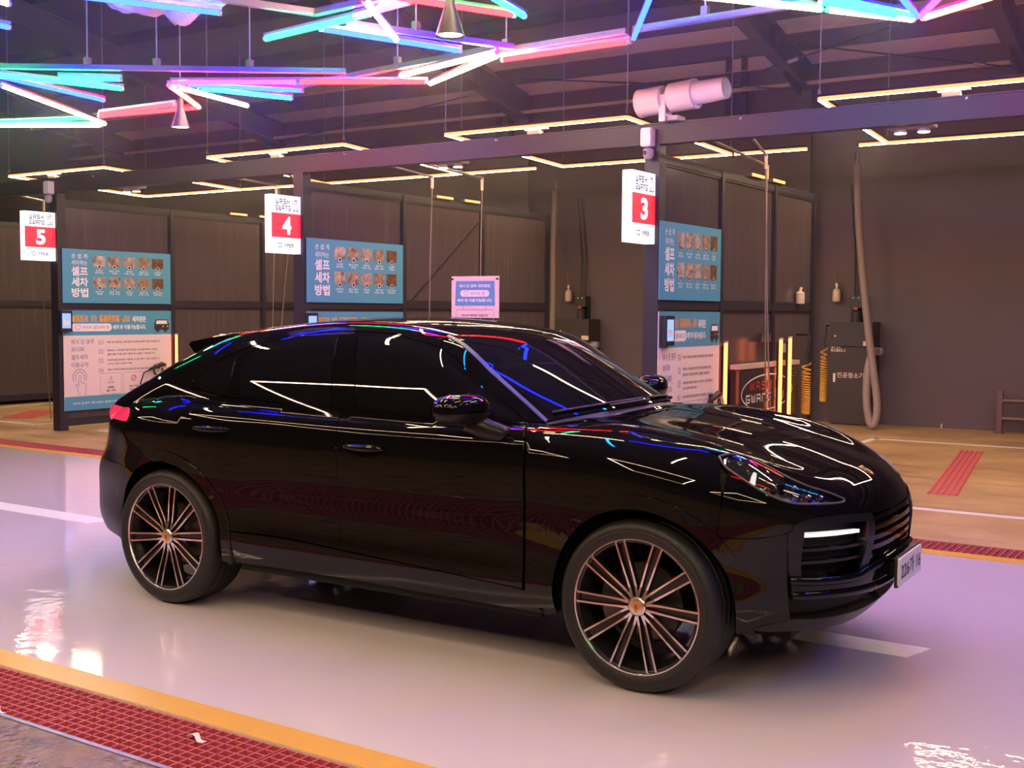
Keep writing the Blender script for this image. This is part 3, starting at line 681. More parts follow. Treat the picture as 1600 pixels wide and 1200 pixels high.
# aluminium carrier rails with their wires
def rail(x0, y0, x1, y1, label, wires):
    z = TUBE_Z+.065
    r = empty('carrier_rail', (x0, y0, z), label, 'rail', 'carrier rails of the tubes')
    mb = MB(); mb.bar((x0, y0, z), (x1, y1, z), .045, .045); mb.build('profile', 'aluminium', r)
    for t in wires:
        x, y = x0+(x1-x0)*t, y0+(y1-y0)*t
        mb = MB(); mb.tube([(x, y, z), (x, y, roofz(max(y, 0))-.05)], .007, 6); wv = mb.build('suspension_wire', 'wire', r)
        mb = MB(); mb.cbox((x, y, z+.05), (.05, .05, .07)); mb.build('clamp', 'galvanised', wv)
rail(-5.72, .87, -3.27, 2.62, 'long pale rail carrying the left tubes', (.25, .45, .72))
rail(-2.56, -.04, -2.08, .94, 'grey rail above the green tube at top left', (.3,))
rail(-2.09, .94, -1.16, .86, 'short grey rail behind the steep white tube', (.8,))
rail(-.39, 2.58, 1.01, 2.52, 'lavender rail to the right of the short blue tube', (.42,))
rail(-2.10, 1.29, -1.48, 2.59, 'rail along the blue tube towards the warm pair', (.4,))
rail(-4.47, 2.96, -1.71, 2.56, 'rail behind the long red tube', (.62,))
rail(-1.66, 2.66, -.46, 2.60, 'rail above the red tube right of the warm pair', (.06, ))
# cone lamps
for x, y, z, l in ((-.55, .48, 3.42, 'dark cone lamp hanging near the top centre'), (-5.25, 2.47, 3.50, 'dark cone lamp hanging below the red tube at left')):
    r = empty('cone_lamp', (x, y, z-.1), l, 'lamp', 'cone lamps over the lane')
    mb = MB(); mb.lathe([(.028, .17), (.03, .10), (.085, -.08), (.09, -.095), (.078, -.09), (.02, .09)], (x, y, z), n=28); mb.build('shade', 'black_plastic', r, smooth=50)
    mb = MB(); mb.lathe([(.0, -.075), (.076, -.082), (.076, -.086), (.0, -.088)], (x, y, z), n=20); mb.build('lens', 'lamp_glow', r)
    mb = MB(); mb.tube([(x, y, z+.17), (x, y, z+.25)], .02, 10); mb.build('neck', 'black_plastic', r)
    mb = MB(); mb.bar((x-.03, y, z+.25), (x+.03, y, z+.25), .03, .03); mb.build('yoke', 'black_plastic', r)
    mb = MB(); mb.tube([(x, y, z+.26), (x, y, roofz(max(y, 0))-.05)], .005, 5); mb.build('cable', 'wire', r)
# white sheet hanging over the lane at top left
mat('sheet', (.72, .68, .74), .6)
sh = empty('hanging_sheet', (-2.95, .3, 3.86), 'crumpled white sheet hanging behind the blue tube at top left', 'sheet')
far_ = [(-3.38, .27), (-3.53, .69), (-3.40, .78), (-3.41, .88), (-3.11, .88), (-2.57, .67)]; near_ = [(-3.2, -.3), (-3.0, -.35), (-2.8, -.38), (-2.6, -.38), (-2.4, -.3), (-2.25, -.15)]
mb = MB(); N = 30; M = 8
for i in range(N+1):
    q = i/N*5; k0 = min(int(q), 4); u = q-k0
    F_ = [far_[k0][c]*(1-u)+far_[k0+1][c]*u for c in (0, 1)]; N_ = [near_[k0][c]*(1-u)+near_[k0+1][c]*u for c in (0, 1)]
    for j in range(M+1):
        v_ = j/M; mb.v.append((N_[0]*(1-v_)+F_[0]*v_, N_[1]*(1-v_)+F_[1]*v_, 3.88+.035*math.sin(q*2.2+v_*5)+.018*math.sin(q*6.1-v_*9)-.03*v_))
for i in range(N):
    for j in range(M): a_ = i*(M+1)+j; mb.f.append([a_, a_+1, a_+M+2, a_+M+1]); mb.m.append(0)
o = mb.build('cloth', 'sheet', sh, smooth=True); o.modifiers.new('thick', 'SOLIDIFY').thickness = .004
for x, y in ((-3.15, .2), (-2.7, .3)):
    mb = MB(); mb.tube([(x, y, 3.86), (x, y, roofz(y)-.05)], .005, 5); mb.build('cord', 'wire', sh)

# ---------------------------------------------------------------- fittings on the header beam
s = empty('spotlight_cylinder', (-.98, 4.45, 3.387), 'white cylindrical projector spotlight on the beam above the right sign', 'spotlight')
dx = Vector((.985, -.08, .055)).normalized()
def cyl(a0, a1, r0, r1, nm, m, n=32, par=s, inner=None):
    c = Vector((-.86, 4.42, 3.60)); e1 = dx.cross(Vector((0, 0, 1))).normalized(); e2 = e1.cross(dx)
    prof = [(r0, a0), (r1, a1)] if inner is None else [(r0, a0), (r1, a1), (inner, a1), (inner, a1-.25), (0, a1-.25)]
    mb = MB(); vs = []
    for rr, aa in prof:
        for j in range(n):
            t = 2*math.pi*j/n; vs.append(c+dx*aa+(e1*math.cos(t)+e2*math.sin(t))*rr)
    fs = []
    for i in range(len(prof)-1):
        for j in range(n): fs.append((i*n+j, i*n+(j+1) % n, (i+1)*n+(j+1) % n, (i+1)*n+j))
    fs.append(tuple(range(n))[::-1])
    if inner is None: fs.append(tuple(range((len(prof)-1)*n, len(prof)*n)))
    mb.add(vs, fs); return mb.build(nm, m, par, smooth=40)
cyl(-.42, -.18, .125, .125, 'rear_drum', 'white_plastic'); cyl(-.435, -.42, .13, .13, 'rear_flange', 'white_plastic'); cyl(-.19, -.02, .08, .08, 'waist', 'grey_plastic')
cyl(-.10, .13, .13, .13, 'front_drum', 'white_plastic'); cyl(.12, .15, .135, .135, 'front_flange', 'white_plastic'); cyl(.14, .45, .105, .095, 'snout', 'white_plastic', inner=.088)
mb = MB(); mb.box((-1.05, 4.35, 3.38), (-.99, 4.37, 3.62)); mb.box((-1.05, 4.48, 3.38), (-.99, 4.50, 3.62)); mb.build('yoke', 'white_plastic', s)
mb = MB(); mb.box((-1.05, 4.38, 3.387), (-.88, 4.55, 3.43)); mb.build('foot', 'grey_plastic', s)
for x, l in ((-1.19, 'the right sign'), (-10.06, 'the far left sign')):
    j = empty('junction_box', (x, 4.42, 3.18), 'white junction box on the header beam above %s' % l, 'box', 'junction boxes on the beam')
    mb = MB(); mb.prism(rrect(.11, .17, .02), (x, 4.455, 3.255), (1, 0, 0), (0, 0, 1), (0, -1, 0), .08); mb.build('body', 'white_plastic', j)
    mb = MB(); mb.prism(rrect(.10, .16, .02), (x, 4.375, 3.255), (1, 0, 0), (0, 0, 1), (0, -1, 0), .012); mb.build('lid', 'white_plastic', j)
    c_ = empty('security_camera', (x+.02, 4.42, 3.08), 'small dome camera under the junction box of %s' % l, 'camera', 'cameras under the junction boxes')
    mb = MB(); mb.lathe([(.0, -.06), (.035, -.05), (.05, -.02), (.05, .03), (.03, .045)], (x+.02, 4.39, 3.11), n=20); mb.build('dome', 'grey_plastic', c_, smooth=40)
    mb = MB(); mb.lathe([(.02, -.055), (.012, -.06), (0, -.06)], (x+.03, 4.35, 3.10), 'y', 14); mb.build('lens', 'black_plastic', c_)
    mb = MB(); mb.bar((x+.02, 4.40, 3.15), (x+.02, 4.46, 3.18), .02, .02); mb.build('arm', 'grey_plastic', c_)
for x, l in ((-8.7, 'between the far left and middle signs'), (-3.62, 'between the middle and right signs'), (1.12, 'in the right hand bay')):
    f = empty('twin_flood_box', (x, 5.0, 3.15), 'grey box with two downlights under the beam %s' % l, 'lamp', 'twin downlight boxes')
    mb = MB(); mb.box((x-.19, 4.582, 3.19), (x+.19, 4.74, 3.35)); mb.build('box', 'grey_plastic', f)
    for d_ in (-.09, .10):
        mb = MB(); mb.lathe([(.02, .05), (.05, .0), (.052, -.012)], (x+d_, 4.66, 3.165), n=18); sh = mb.build('lamp_bowl', 'white_plastic', f, smooth=40)
        mb = MB(); mb.lathe([(0, -.006), (.046, -.010), (.046, -.016), (0, -.018)], (x+d_, 4.66, 3.165), n=16); mb.build('lens', 'lamp_glow', sh)
    mb = MB(); mb.box((x-.005, 4.74, 3.22), (x+.012, 4.745, 3.28)); mb.build('switch', 'black_plastic', f)
    mb = MB(); mb.bar((x+.19, 4.68, 3.25), (x+.62, 4.95, 3.36), .04, .02); mb.build('arm', 'cream', f)
for x, f in zip((-11.7, -7.1, -3.2, 1.2), LOOPS):
    mb = MB(); mb.cbox((x, 5.66, LOOP_Z-.11), (.16, .08, .13)); mb.build('driver_box', 'cream', f)
    mb = MB(); mb.bar((x-.3, 5.66, LOOP_Z-.17), (x-.08, 5.66, LOOP_Z-.09), .03, .025); mb.build('stay', 'cream', f)
    mb = MB(); mb.bar((x-.12, 5.66, LOOP_Z-.035), (x+.16, 5.66, LOOP_Z-.03), .05, .012); mb.build('mounting_plate', 'cream', f)

# ---------------------------------------------------------------- hanging lances, hoses and booms
def boom(x0, y0, x1, y1, z, xe, ye, ze, label):
    r = empty('hose_boom', (x0, y0, z), label, 'hose boom', 'swinging hose booms')
    mb = MB(); mb.tube([(x0, y0, z+.05), (x1, y1, z)], .014, 8); mb.build('arm', 'galvanised', r)
    mb = MB(); mb.tube([(x1, y1, z+.01), (x1, y1, z-.14)], .018, 8); mb.build('swivel', 'cream', r)
    n = 14; mb = MB(); mb.tube([(x1+(xe-x1)*t, y1+(ye-y1)*t-.05*math.sin(math.pi*t), z-.14+(ze-z+.14)*t) for t in [i/n for i in range(n+1)]], .008, 6); mb.build('hose', 'hose_grey', r)
boom(-5.95, 4.58, -6.35, 5.2, 3.22, -6.9, 5.4, .02, 'swinging hose boom left of the middle sign')
boom(-7.6, 4.58, -7.65, 6.2, 3.32, -8.0, 6.5, .02, 'swinging hose boom between the far left and middle signs')
boom(-4.2, 4.58, -4.35, 6.3, 3.24, -4.45, 6.5, .02, 'swinging hose boom behind the notice board')
boom(-4.9, 4.58, -5.1, 6.3, 3.30, -5.25, 6.5, .02, 'thin swinging hose boom left of the notice board')
boom(-.35, 4.58, -.78, 6.3, 3.28, -.68, 6.4, .02, 'swinging hose boom over the mat washer')
boom(-.75, 4.58, -.92, 6.7, 3.22, -.86, 6.7, .02, 'second hose boom close to the partition right of the mat washer')
boom(-11.2, 4.58, -11.3, 5.2, 3.2, -11.35, 5.3, .02, 'swinging hose boom at the left edge beside the far left sign')

# ---------------------------------------------------------------- vacuum stations on the back wall
def vacuum(x0, label, label2, text=True):
    v = empty('vacuum_cabinet', (x0+.3, 11.9, 0), label, 'vacuum cleaner', 'vacuum cabinets on the back wall')
    mb = MB(); mb.box((x0, 11.9, .02), (x0+.62, 12.28, 1.16)); mb.build('body', 'vac_body', v)
    mb = MB(); mb.box((x0-.004, 11.885, 1.17), (x0+.624, 12.28, 1.53)); mb.build('hood', 'vac_body', v)
    mb = MB(); mb.box((x0+.03, 11.92, 0), (x0+.59, 12.28, .02)); mb.build('plinth', 'black_plastic', v)
    mb = MB(); mb.box((x0+.5, 11.86, 1.18), (x0+.63, 11.886, 1.25)); mb.build('handle_plate', 'cream', v)
    mb = MB(); mb.lathe([(.014, -.008), (.014, 0)], (x0+.075, 11.885, 1.32), 'y', 10); mb.build('indicator', 'ink_white', v)
    mb = MB(); mb.lathe([(.055, 0), (.055, .12), (.04, .13)], (x0+.62, 12.0, 1.10), 'x', 16); mb.build('hose_port', 'grey_plastic', v)
    if text:
        def ft(nm, m, fn, y=11.898):
            mb = MB(); fn(mb); q = MB(); q.v = [(x0+a, y-c, b_) for a, b_, c in mb.v]; q.f = mb.f; q.m = mb.m; q.build(nm, m, v, fix=False)
        ft('lettering', 'ink_cream', lambda mb: put_text(mb, '진공청소기', .11, .70, h=.082, w=.40, bold=.012))
        def rb(mb): put_text(mb, 'ROBO-1', .015, 1.085, h=.045, w=.21, bold=.02); put_text(mb, '셀프 세차', .015, 1.14, h=.022, w=.14, bold=.02)
        ft('model_lettering', 'ink_cream', rb)
        ft('side_label', 'ink_cream', lambda mb: flat(mb, rrect(.035, .13, .006, 2, .07, .70), .001))
    return v
mat('vac_body', (.052, .044, .036), .38, noise=(2.5, .4, (.042, .036, .03)))
mat('ink_cream', (.80, .68, .52), .5)
vacuum(-1.90, 'dark vacuum cabinet with white Korean lettering and a hose loop', '')
vacuum(-6.66, 'plain dark vacuum cabinet half hidden behind the car roof', '', False)
def vac_hose(pts, label, r=.055, hook=None):
    h_ = empty('vacuum_hose', (pts[-1][0], pts[-1][1], 0), label, 'hose', 'vacuum hoses')
    P = np.array(pts, float); n = 60; t = np.linspace(0, len(P)-1, n); C = []
    for q in t:
        i = min(int(q), len(P)-2); u = q-i; p0, p1, p2, p3 = P[max(i-1, 0)], P[i], P[i+1], P[min(i+2, len(P)-1)]
        C.append(.5*((2*p1)+(-p0+p2)*u+(2*p0-5*p1+4*p2-p3)*u*u+(-p0+3*p1-3*p2+p3)*u**3))
    mb = MB(); mb.tube(C, r, 12); mb.build('hose', 'hose_grey', h_, smooth=True)
    x, y, z = pts[0]
    mb = MB(); mb.tube([(x, y, z-.02), (x+.01, y, z+.1), (x-.02, y+.05, z+.17), (x-.08, y+.12, z+.17), (x-.12, y+.3, z+.1)], .014, 8); mb.build('hook', 'wire', h_, smooth=True)
vac_hose([(-1.44, 11.5, 3.80), (-1.40, 11.5, 3.0), (-1.32, 11.5, 2.2), (-1.22, 11.5, 1.4), (-1.12, 11.5, .75), (-1.06, 11.47, .35), (-1.075, 11.42, .09), (-1.14, 11.42, .085), (-1.21, 11.46, .4), (-1.225, 11.52, .8), (-1.20, 11.6, 1.05), (-1.18, 11.8, 1.12)], 'long grey vacuum hose hooked high beside the lettered cabinet')
vac_hose([(-6.72, 11.9, 3.72), (-6.74, 11.9, 2.8), (-6.74, 11.9, 1.8), (-6.75, 11.88, .8), (-6.76, 11.86, .06)], 'straight grey vacuum hose left of the plain cabinet')
for x, nm in ((-1.92, 'the lettered cabinet'), (-6.62, 'the plain cabinet')):
    d = empty('soap_bottle', (x, 12.2, 1.86), 'cream bottle hung on the wall left of %s' % nm, 'bottle', 'bottles hung on the wall')
    mb = MB(); mb.lathe([(.0, 0), (.055, .004), (.06, .02), (.06, .15), (.045, .19), (.018, .205), (.018, .235)], (x, 12.2, 1.83), n=20); mb.build('bottle_body', 'cream', d, smooth=40)
    mb = MB(); mb.lathe([(.024, 0), (.024, .04), (.015, .05)], (x, 12.2, 2.065), n=14); mb.build('cap', 'white_plastic', d)
    mb = MB(); mb.tube([(x, 12.2, 2.11), (x-.04, 12.22, 2.25), (x-.05, 12.29, 2.36)], .004, 5); mb.build('cord', 'wire', d)
for x, nm in ((-1.60, 'the lettered cabinet'), (-6.34, 'the plain cabinet')):
    d = empty('air_dispenser', (x, 12.2, 1.53), 'dark wall dispenser with a canister above %s' % nm, 'dispenser', 'wall dispensers')
    mb = MB(); mb.box((x-.10, 12.12, 1.74), (x+.10, 12.3, 1.92)); mb.build('housing', 'vac_body', d)
    mb = MB(); mb.box((x-.10, 12.24, 1.53), (x+.10, 12.3, 1.74)); mb.build('back_plate', 'black_plastic', d)
    mb = MB(); mb.lathe([(.07, 0), (.07, .15), (.03, .19), (.03, .22)], (x, 12.16, 1.53), n=18); mb.build('canister', 'vac_body', d, smooth=40)
    mb = MB(); mb.box((x-.03, 12.10, 1.71), (x+.03, 12.14, 1.75)); mb.build('outlet', 'ink_red', d)
    for q in (-.045, .04):
        mb = MB(); mb.lathe([(.012, -.006), (.012, 0)], (x+q, 12.12, 1.89), 'y', 8); mb.build('stud', 'ink_white', d)
        mb = MB(); mb.tube([(x+q, 12.22, 1.92), (x+q-.02, 12.27, 2.6), (x+q-.12, 12.28, 3.6)], .012, 6); mb.build('air_line', 'hose_black', d)
def coil(x, y, z0, z1, r, turns, label, squeeze=3.2):
    c = empty('coil_hose', (x, y, z0), label, 'hose', 'yellow coiled air hoses'); n = turns*10; pts = []
    for i in range(n+1):
        t = i/n; a = 2*math.pi*turns*t; z = z1+(z0-z1)*(1-(1-t)**1.0)**(1/1.6); pts.append((x+r*math.cos(a), y+r*math.sin(a), z))
    mb = MB(); mb.tube(pts, .011, 5); mb.build('coil', 'coil_yellow', c, smooth=True)
    mb = MB(); mb.tube([pts[0], (x, y, z1+.05), (x+.02, y+.03, z1+.25), (x-.01, y+.1, z1+.32), (x-.17 if y < 9 else x, y+.1 if y < 9 else 12.3, z1+.32)], .011, 6); mb.build('lead', 'hose_black', c, smooth=True)
coil(-1.98, 11.86, .34, 1.15, .045, 24, 'yellow coiled air hose hanging left of the lettered cabinet')
coil(-.90, 8.0, .48, 1.08, .048, 22, 'yellow coiled air hose hanging at the end of the mat washer')

# ---------------------------------------------------------------- mat washer against the partition of the right sign
x0 = X_P[2]+.04
w_ = empty('mat_washer', (x0+.1, 6.9, 0), 'long dark mat washer with an oval logo beside the partition', 'machine')
mat('washer_gloss', (.05, .038, .036), .12, noise=(2, .4, (.04, .03, .03)))
mb = MB(); mb.box((x0, 6.14, .02), (x0+.10, 7.92, 1.05)); mb.build('body', 'washer_gloss', w_)
mb = MB(); mb.box((x0, 6.13, 1.06), (x0+.105, 7.95, 1.11)); mb.build('lid', 'purlin', w_)
mb = MB(); mb.box((x0, 6.16, 0), (x0+.08, 7.9, .02)); mb.build('plinth', 'black_plastic', w_)
mb = MB(); mb.box((x0, 6.95, 1.33), (x0+.02, 7.25, 1.43)); mb.build('price_plate', 'vac_body', w_)
mb = MB(); mb.box((x0, 7.62, 1.20), (x0+.02, 7.85, 1.30)); mb.build('notice_plate', 'grey_plastic', w_)
def on_washer(mb0, nm, m, par=w_):
    q = MB(); q.v = [(x0+.102+c, 6.06+a, b_) for a, b_, c in mb0.v]; q.f = mb0.f; q.m = mb0.m; return q.build(nm, m, par, fix=False)
mb = MB(); E1 = [(.90+.76*math.cos(t), .79+.20*math.sin(t)) for t in np.linspace(0, 2*math.pi, 49)[:-1]]; E2 = [(.90+.745*math.cos(t), .79+.185*math.sin(t)) for t in np.linspace(0, 2*math.pi, 49)[:-1]]
ring(mb, E1, E2, .001); ov = on_washer(mb, 'oval_logo', 'ink_white')
mb = MB(); block_text(mb, 'WASH IN', .38, .82, 1.0, .095, .001, .3); on_washer(mb, 'logo_red_lettering', 'ink_red', ov)
mb = MB(); block_text(mb, 'GWANG JU', .27, .69, 1.15, .09, .001, .3); on_washer(mb, 'logo_white_lettering', 'ink_white', ov)
# vertical warm tubes
def vtube(x, y, z0, z1, label):
    r = empty('upright_led_tube', (x, y, z0), label, 'LED tube', 'upright warm tubes by the partitions')
    mb = MB(); mb.tube([(x, y, z0+.02), (x, y, z1-.02)], .020, 12); mb.build('diffuser', 'warm_tube', r, smooth=60)
    for z in (z0, z1-.02):
        mb = MB(); mb.tube([(x, y, z), (x, y, z+.02)], .024, 12); mb.build('end_cap', 'cream', r)
    mb = MB(); mb.box((x-.045, y-.012, z0+.05), (x-.02, y+.012, z1-.05)); mb.build('channel', 'black_plastic', r)
    mb = MB(); mb.tube([(x, y, z0), (x, y, .0)], .012, 8); mb.build('stand', 'black_plastic', r)
vtube(X_P[2]+.06, 5.97, .60, 1.36, 'upright warm LED tube right of the rules poster beside the right sign')
vtube(X_P[2]+.215, 7.14, .36, 1.38, 'added upright warm tube standing for a reflection in the glossy panel')  # added tube; stands in for the mirrored image of the next one
vtube(X_P[2]+.215, 7.43, .33, 1.39, 'upright warm LED tube before the mat washer')
vtube(X_P[0]+.06, 6.42, .60, 1.29, 'upright warm LED tube right of the rules poster beside the far left sign')
# spray guns parked in front of the rules posters
def gun(x, y, z, label):
    g_ = empty('spray_gun', (x, y, z), label, 'spray gun', 'spray guns on the partitions')
    mb = MB(); mb.tube([(x, y-.16, z-.02), (x, y-.05, z+.02), (x, y+.06, z+.05), (x, y+.13, z+.04)], [.018, .028, .036, .02], 10); mb.build('gun_body', 'hose_black', g_, smooth=True)
    mb = MB(); mb.tube([(x, y-.09, z), (x, y-.07, z-.08), (x, y+.0, z-.12), (x, y+.05, z-.10), (x, y+.08, z+.0)], .014, 8); mb.build('trigger_guard', 'hose_black', g_, smooth=True)
    mb = MB(); mb.tube([(x, y-.15, z-.02), (x, y-.26, z-.06), (x, y-.32, z-.2), (x, y-.30, z-.5), (x, y-.25, .012), (x, y-.1, .012)], .010, 6); mb.build('hose', 'hose_black', g_, smooth=True)
    mb = MB(); mb.box((x-.064, y-.03, z-.01), (x, y+.03, z+.05)); mb.build('wall_clip', 'hose_black', g_)
    mb = MB(); mb.tube([(x, y+.12, z+.04), (x, y+.17, z-.02), (x, y+.26, z-.42)], .018, 8); mb.build('holder', 'cream', g_, smooth=True)
gun(X_P[0]+.10, 6.05, .80, 'black spray gun in front of the rules poster beside the far left sign')
gun(X_P[2]+.10, 5.64, .78, 'black spray gun before the rules poster beside the right sign')
b_ = empty('soap_bottle', (X_P[2]+.06, 8.2, 1.76), 'small beige pump bottle on the middle rail of the partition', 'bottle', 'bottles hung on the wall')
mb = MB(); mb.lathe([(.05, 0), (.052, .01), (.052, .13), (.02, .15), (.015, .18)], (X_P[2]+.045, 8.2, 1.765), n=16); mb.build('bottle_body', 'cream', b_, smooth=40)
mb = MB(); mb.bar((X_P[2]+.045, 8.2, 1.955), (X_P[2]+.045, 8.25, 1.95), .02, .02); mb.build('pump', 'cream', b_)
# low steel rail by the wall at the right
r = empty('mat_rail', (.5, 12.0, 0), 'low brown steel rail stand against the wall at right', 'rail stand')
mat('steel_brown', (.17, .12, .115), .45, .4)
for x in (.49, 1.7):
    mb = MB(); mb.cbox((x, 12.0, .305), (.07, .07, .59)); mb.build('post', 'steel_brown', r)
    mb = MB(); mb.cbox((x, 12.0, .006), (.12, .14, .012)); mb.build('foot_plate', 'steel_brown', r)
for z in (.46, .21):
    mb = MB(); mb.tube([(.5, 12.0, z), (1.7, 12.0, z)], .032, 12); mb.build('cross_tube', 'steel_brown', r, smooth=40)
# bits lying about
for x, y, l in ((.30, -2.36, 'pale scrap of paper lying on the near red grating'), (-.62, -2.60, 'pale crumb of grit on the edge angle at left')):
    mb = MB(); n = 7
    for i in range(n+1):
        t = i/n
        for s_ in (-1, 1): mb.v.append((x+.09*t, y+.012*s_+.01*math.sin(6*t), .006+.008*math.sin(5*t)))
    for i in range(n): mb.f.append([2*i, 2*i+1, 2*i+3, 2*i+2]); mb.m.append(0)
    o = mb.build('litter_scrap', 'poster_paper', at=(x, y, 0)); tag(o, l, 'litter'); o.modifiers.new('thick', 'SOLIDIFY').thickness = .002
# ---------------------------------------------------------------- body surface of the car (implicit)
def _cr(xs,ys):
    """C2 natural cubic spline, linear beyond its ends"""
    xs=np.array(xs,float); ys=np.array(ys,float); n=len(xs); h=np.diff(xs)
    A=np.zeros((n,n)); r=np.zeros(n); A[0,0]=A[-1,-1]=1
    for i in range(1,n-1):
        A[i,i-1]=h[i-1]; A[i,i]=2*(h[i-1]+h[i]); A[i,i+1]=h[i]; r[i]=6*((ys[i+1]-ys[i])/h[i]-(ys[i]-ys[i-1])/h[i-1])
    M=np.linalg.solve(A,r)
    def f(x):
        x=np.clip(x,xs[0],xs[-1]); i=np.clip(np.searchsorted(xs,x)-1,0,n-2); u=xs[i+1]-x; v=x-xs[i]; k=h[i]
        return (M[i]*u**3+M[i+1]*v**3)/(6*k)+(ys[i]/k-M[i]*k/6)*u+(ys[i+1]/k-M[i+1]*k/6)*v
    return f
def smax(a,b,r):
    h=np.clip(r-np.abs(a-b),0,None)/r
    return np.maximum(a,b)+h*h*r*.25
P_side=_cr([.15,.22,.28,.34,.40,.46,.54,.64,.74,.84,.93,1.01,1.08,1.14,1.22],
           [.86,.895,.925,.940,.947,.944,.938,.943,.956,.968,.973,.968,.952,.925,.86])
X_F=_cr([.18,.25,.33,.42,.52,.62,.72,.80,.88,.95,1.02,1.1],[2.13,2.18,2.25,2.295,2.315,2.325,2.33,2.325,2.30,2.25,2.17,2.09])
X_R=_cr([.20,.30,.40,.52,.62,.72,.82,.92,1.02,1.10,1.2],[-2.43,-2.53,-2.60,-2.62,-2.62,-2.585,-2.50,-2.455,-2.425,-2.36,-2.26])
Z_low=_cr([-2.7,-2.45,-2.3,-2.1,-1.8,-1.4,-1.0,0,.6,.85,1.05,1.3,1.6,1.8,2.0,2.15,2.27,2.36,2.45],
          [.98,1.045,1.08,1.12,1.17,1.185,1.17,1.150,1.155,1.16,1.155,1.13,1.083,1.042,.985,.935,.885,.83,.76])
Z_roof=_cr([-2.75,-2.42,-2.2,-2.0,-1.8,-1.6,-1.3,-1.0,-.6,-.25,.1,.3,.42,.6,.8,1.0,1.2,1.35],
           [.86,1.05,1.165,1.265,1.355,1.432,1.53,1.577,1.610,1.612,1.586,1.556,1.525,1.445,1.335,1.22,1.095,1.0])
def g1(x,a,s): return np.exp(-((x-a)/s)**2)
def side(x,ay,z):
    """signed sideways distance to the plan outline at height z"""
    b=P_side(z)
    fl=(.022*np.exp(-((x-1.45)/.55)**4)+.026*np.exp(-((x+1.5)/.6)**4))*np.clip((z-.25)/.4,0,1)
    fl=fl+.012*g1(x,-1.55,.55)*g1(z,1.0,.13)
    b=b+fl
    xf=X_F(z); xr=X_R(z); u=ay/b
    f=np.clip((x-1.30)/(xf-1.30),0,2); r=np.clip((x+1.25)/(xr+1.25),0,2)
    qf=(f**2.9+u**2.6)**(1/2.6); qr=(r**2.8+u**2.3)**(1/2.3)
    return (np.where(x>0,qf,qr)-1)*b
def ztop(x,y):
    ay=np.abs(y); f=np.clip((x-.9)/.5,0,1); f=f*f*(3-2*f)
    w=np.clip(1-(x-1.65)/.45,0,1)
    cr=.028*g1(ay,.70,.15)*f*w-.010*g1(ay,.40,.2)*f
    return Z_low(x)+cr-.05*ay**2*(1-.4*f)-.03*f*np.clip(ay-.72,0,1)
def hwG(x,z):
    t=(z-1.13)/.45
    b=.905-.15*t-.10*np.clip(t,0,2)**2
    # plan taper to rear and front
    b=b-.10*np.clip((-.2-x)/1.6,0,2)**2*.55-.035*np.clip((x-.1)/.8,0,2)**2
    return b
def zroof(x,y):
    ay=np.abs(y)
    kf=np.clip((x+.1)/.6,0,1); kr=np.clip((-1.2-x)/.6,0,1)
    return Z_roof(x+kf*.42*ay**2-kr*.25*ay**2)-.075*ay**2
def G(x,y,z):
    ay=np.abs(y)
    r=.13+.05*np.clip((x-1.0)/.8,0,1)
    a=smax(side(x,ay,z),z-ztop(x,y),np.where((x<.9)&(x>-1.3),.07,r)) 
    b=smax(ay-hwG(x,z),z-zroof(x,y),.13)
    b=np.maximum(b,1.0-z)
    b=smax(b,-2.27+.25*ay**2-x,.08); b=np.maximum(b,x-1.22)
    return np.minimum(a,b)
def hit(B,D,t0=0.,t1=1.5,n=60):
    """first sign change of G along B+tD"""
    B=np.asarray(B,float); D=np.asarray(D,float); D=np.broadcast_to(D,B.shape); m=len(B)
    t=np.linspace(t0,t1,n+1); Q=B[:,None]+t[None,:,None]*D[:,None]
    g=G(Q[...,0].ravel(),Q[...,1].ravel(),Q[...,2].ravel()).reshape(m,n+1)<=0
    found=g.any(1); i=np.where(found,g.argmax(1),n); hi=t[i]; lo=t[np.maximum(i-1,0)]
    for _ in range(22):
        k=.5*(lo+hi); q=B+k[:,None]*D; c=G(q[:,0],q[:,1],q[:,2])<=0
        hi=np.where(c,k,hi); lo=np.where(c,lo,k)
    return B+hi[:,None]*D,found
# ================================================================ the car
CAR = empty('suv_car', (0, 0, 0), 'glossy black coupe SUV parked on the epoxy lane', 'car')
CAR.rotation_euler = (0, 0, .0353)
mat('car_paint', (.0035, .0033, .0038), .04, spec=.0, coat=.72, coat_r=.025)
mat('car_glass', (.004, .004, .005), .015, spec=.6)
mat('car_satin', (.010, .0095, .012), .33, spec=.35)
mat('car_matte', (.012, .011, .013), .5)
mat('car_void', (.004, .004, .004), .8)
mat('tyre', (.0085, .0078, .008), .5, bump=(60, .15))
mat('alloy_polished', (.82, .76, .74), .18, 1.)
mat('alloy_dark', (.05, .046, .048), .25, .8)
mat('disc_iron', (.13, .12, .12), .4, .9)
mat('chrome', (.8, .8, .82), .08, 1.)
mat('gold', (.62, .40, .12), .3, .8)
mat('crest_red', (.42, .05, .03), .4)
mat('plate_white', (.82, .82, .86), .4)
mat('lamp_red', (.45, .02, .04), .1, emit=(.75, .03, .10), es=.22, coat=1.)
mat('drl_white', (.8, .8, .8), .15, emit=(1, .97, .93), es=.16)
mat('reflector', (.75, .76, .8), .12, 1.)
mat('lamp_inner', (.16, .16, .18), .22, .25)
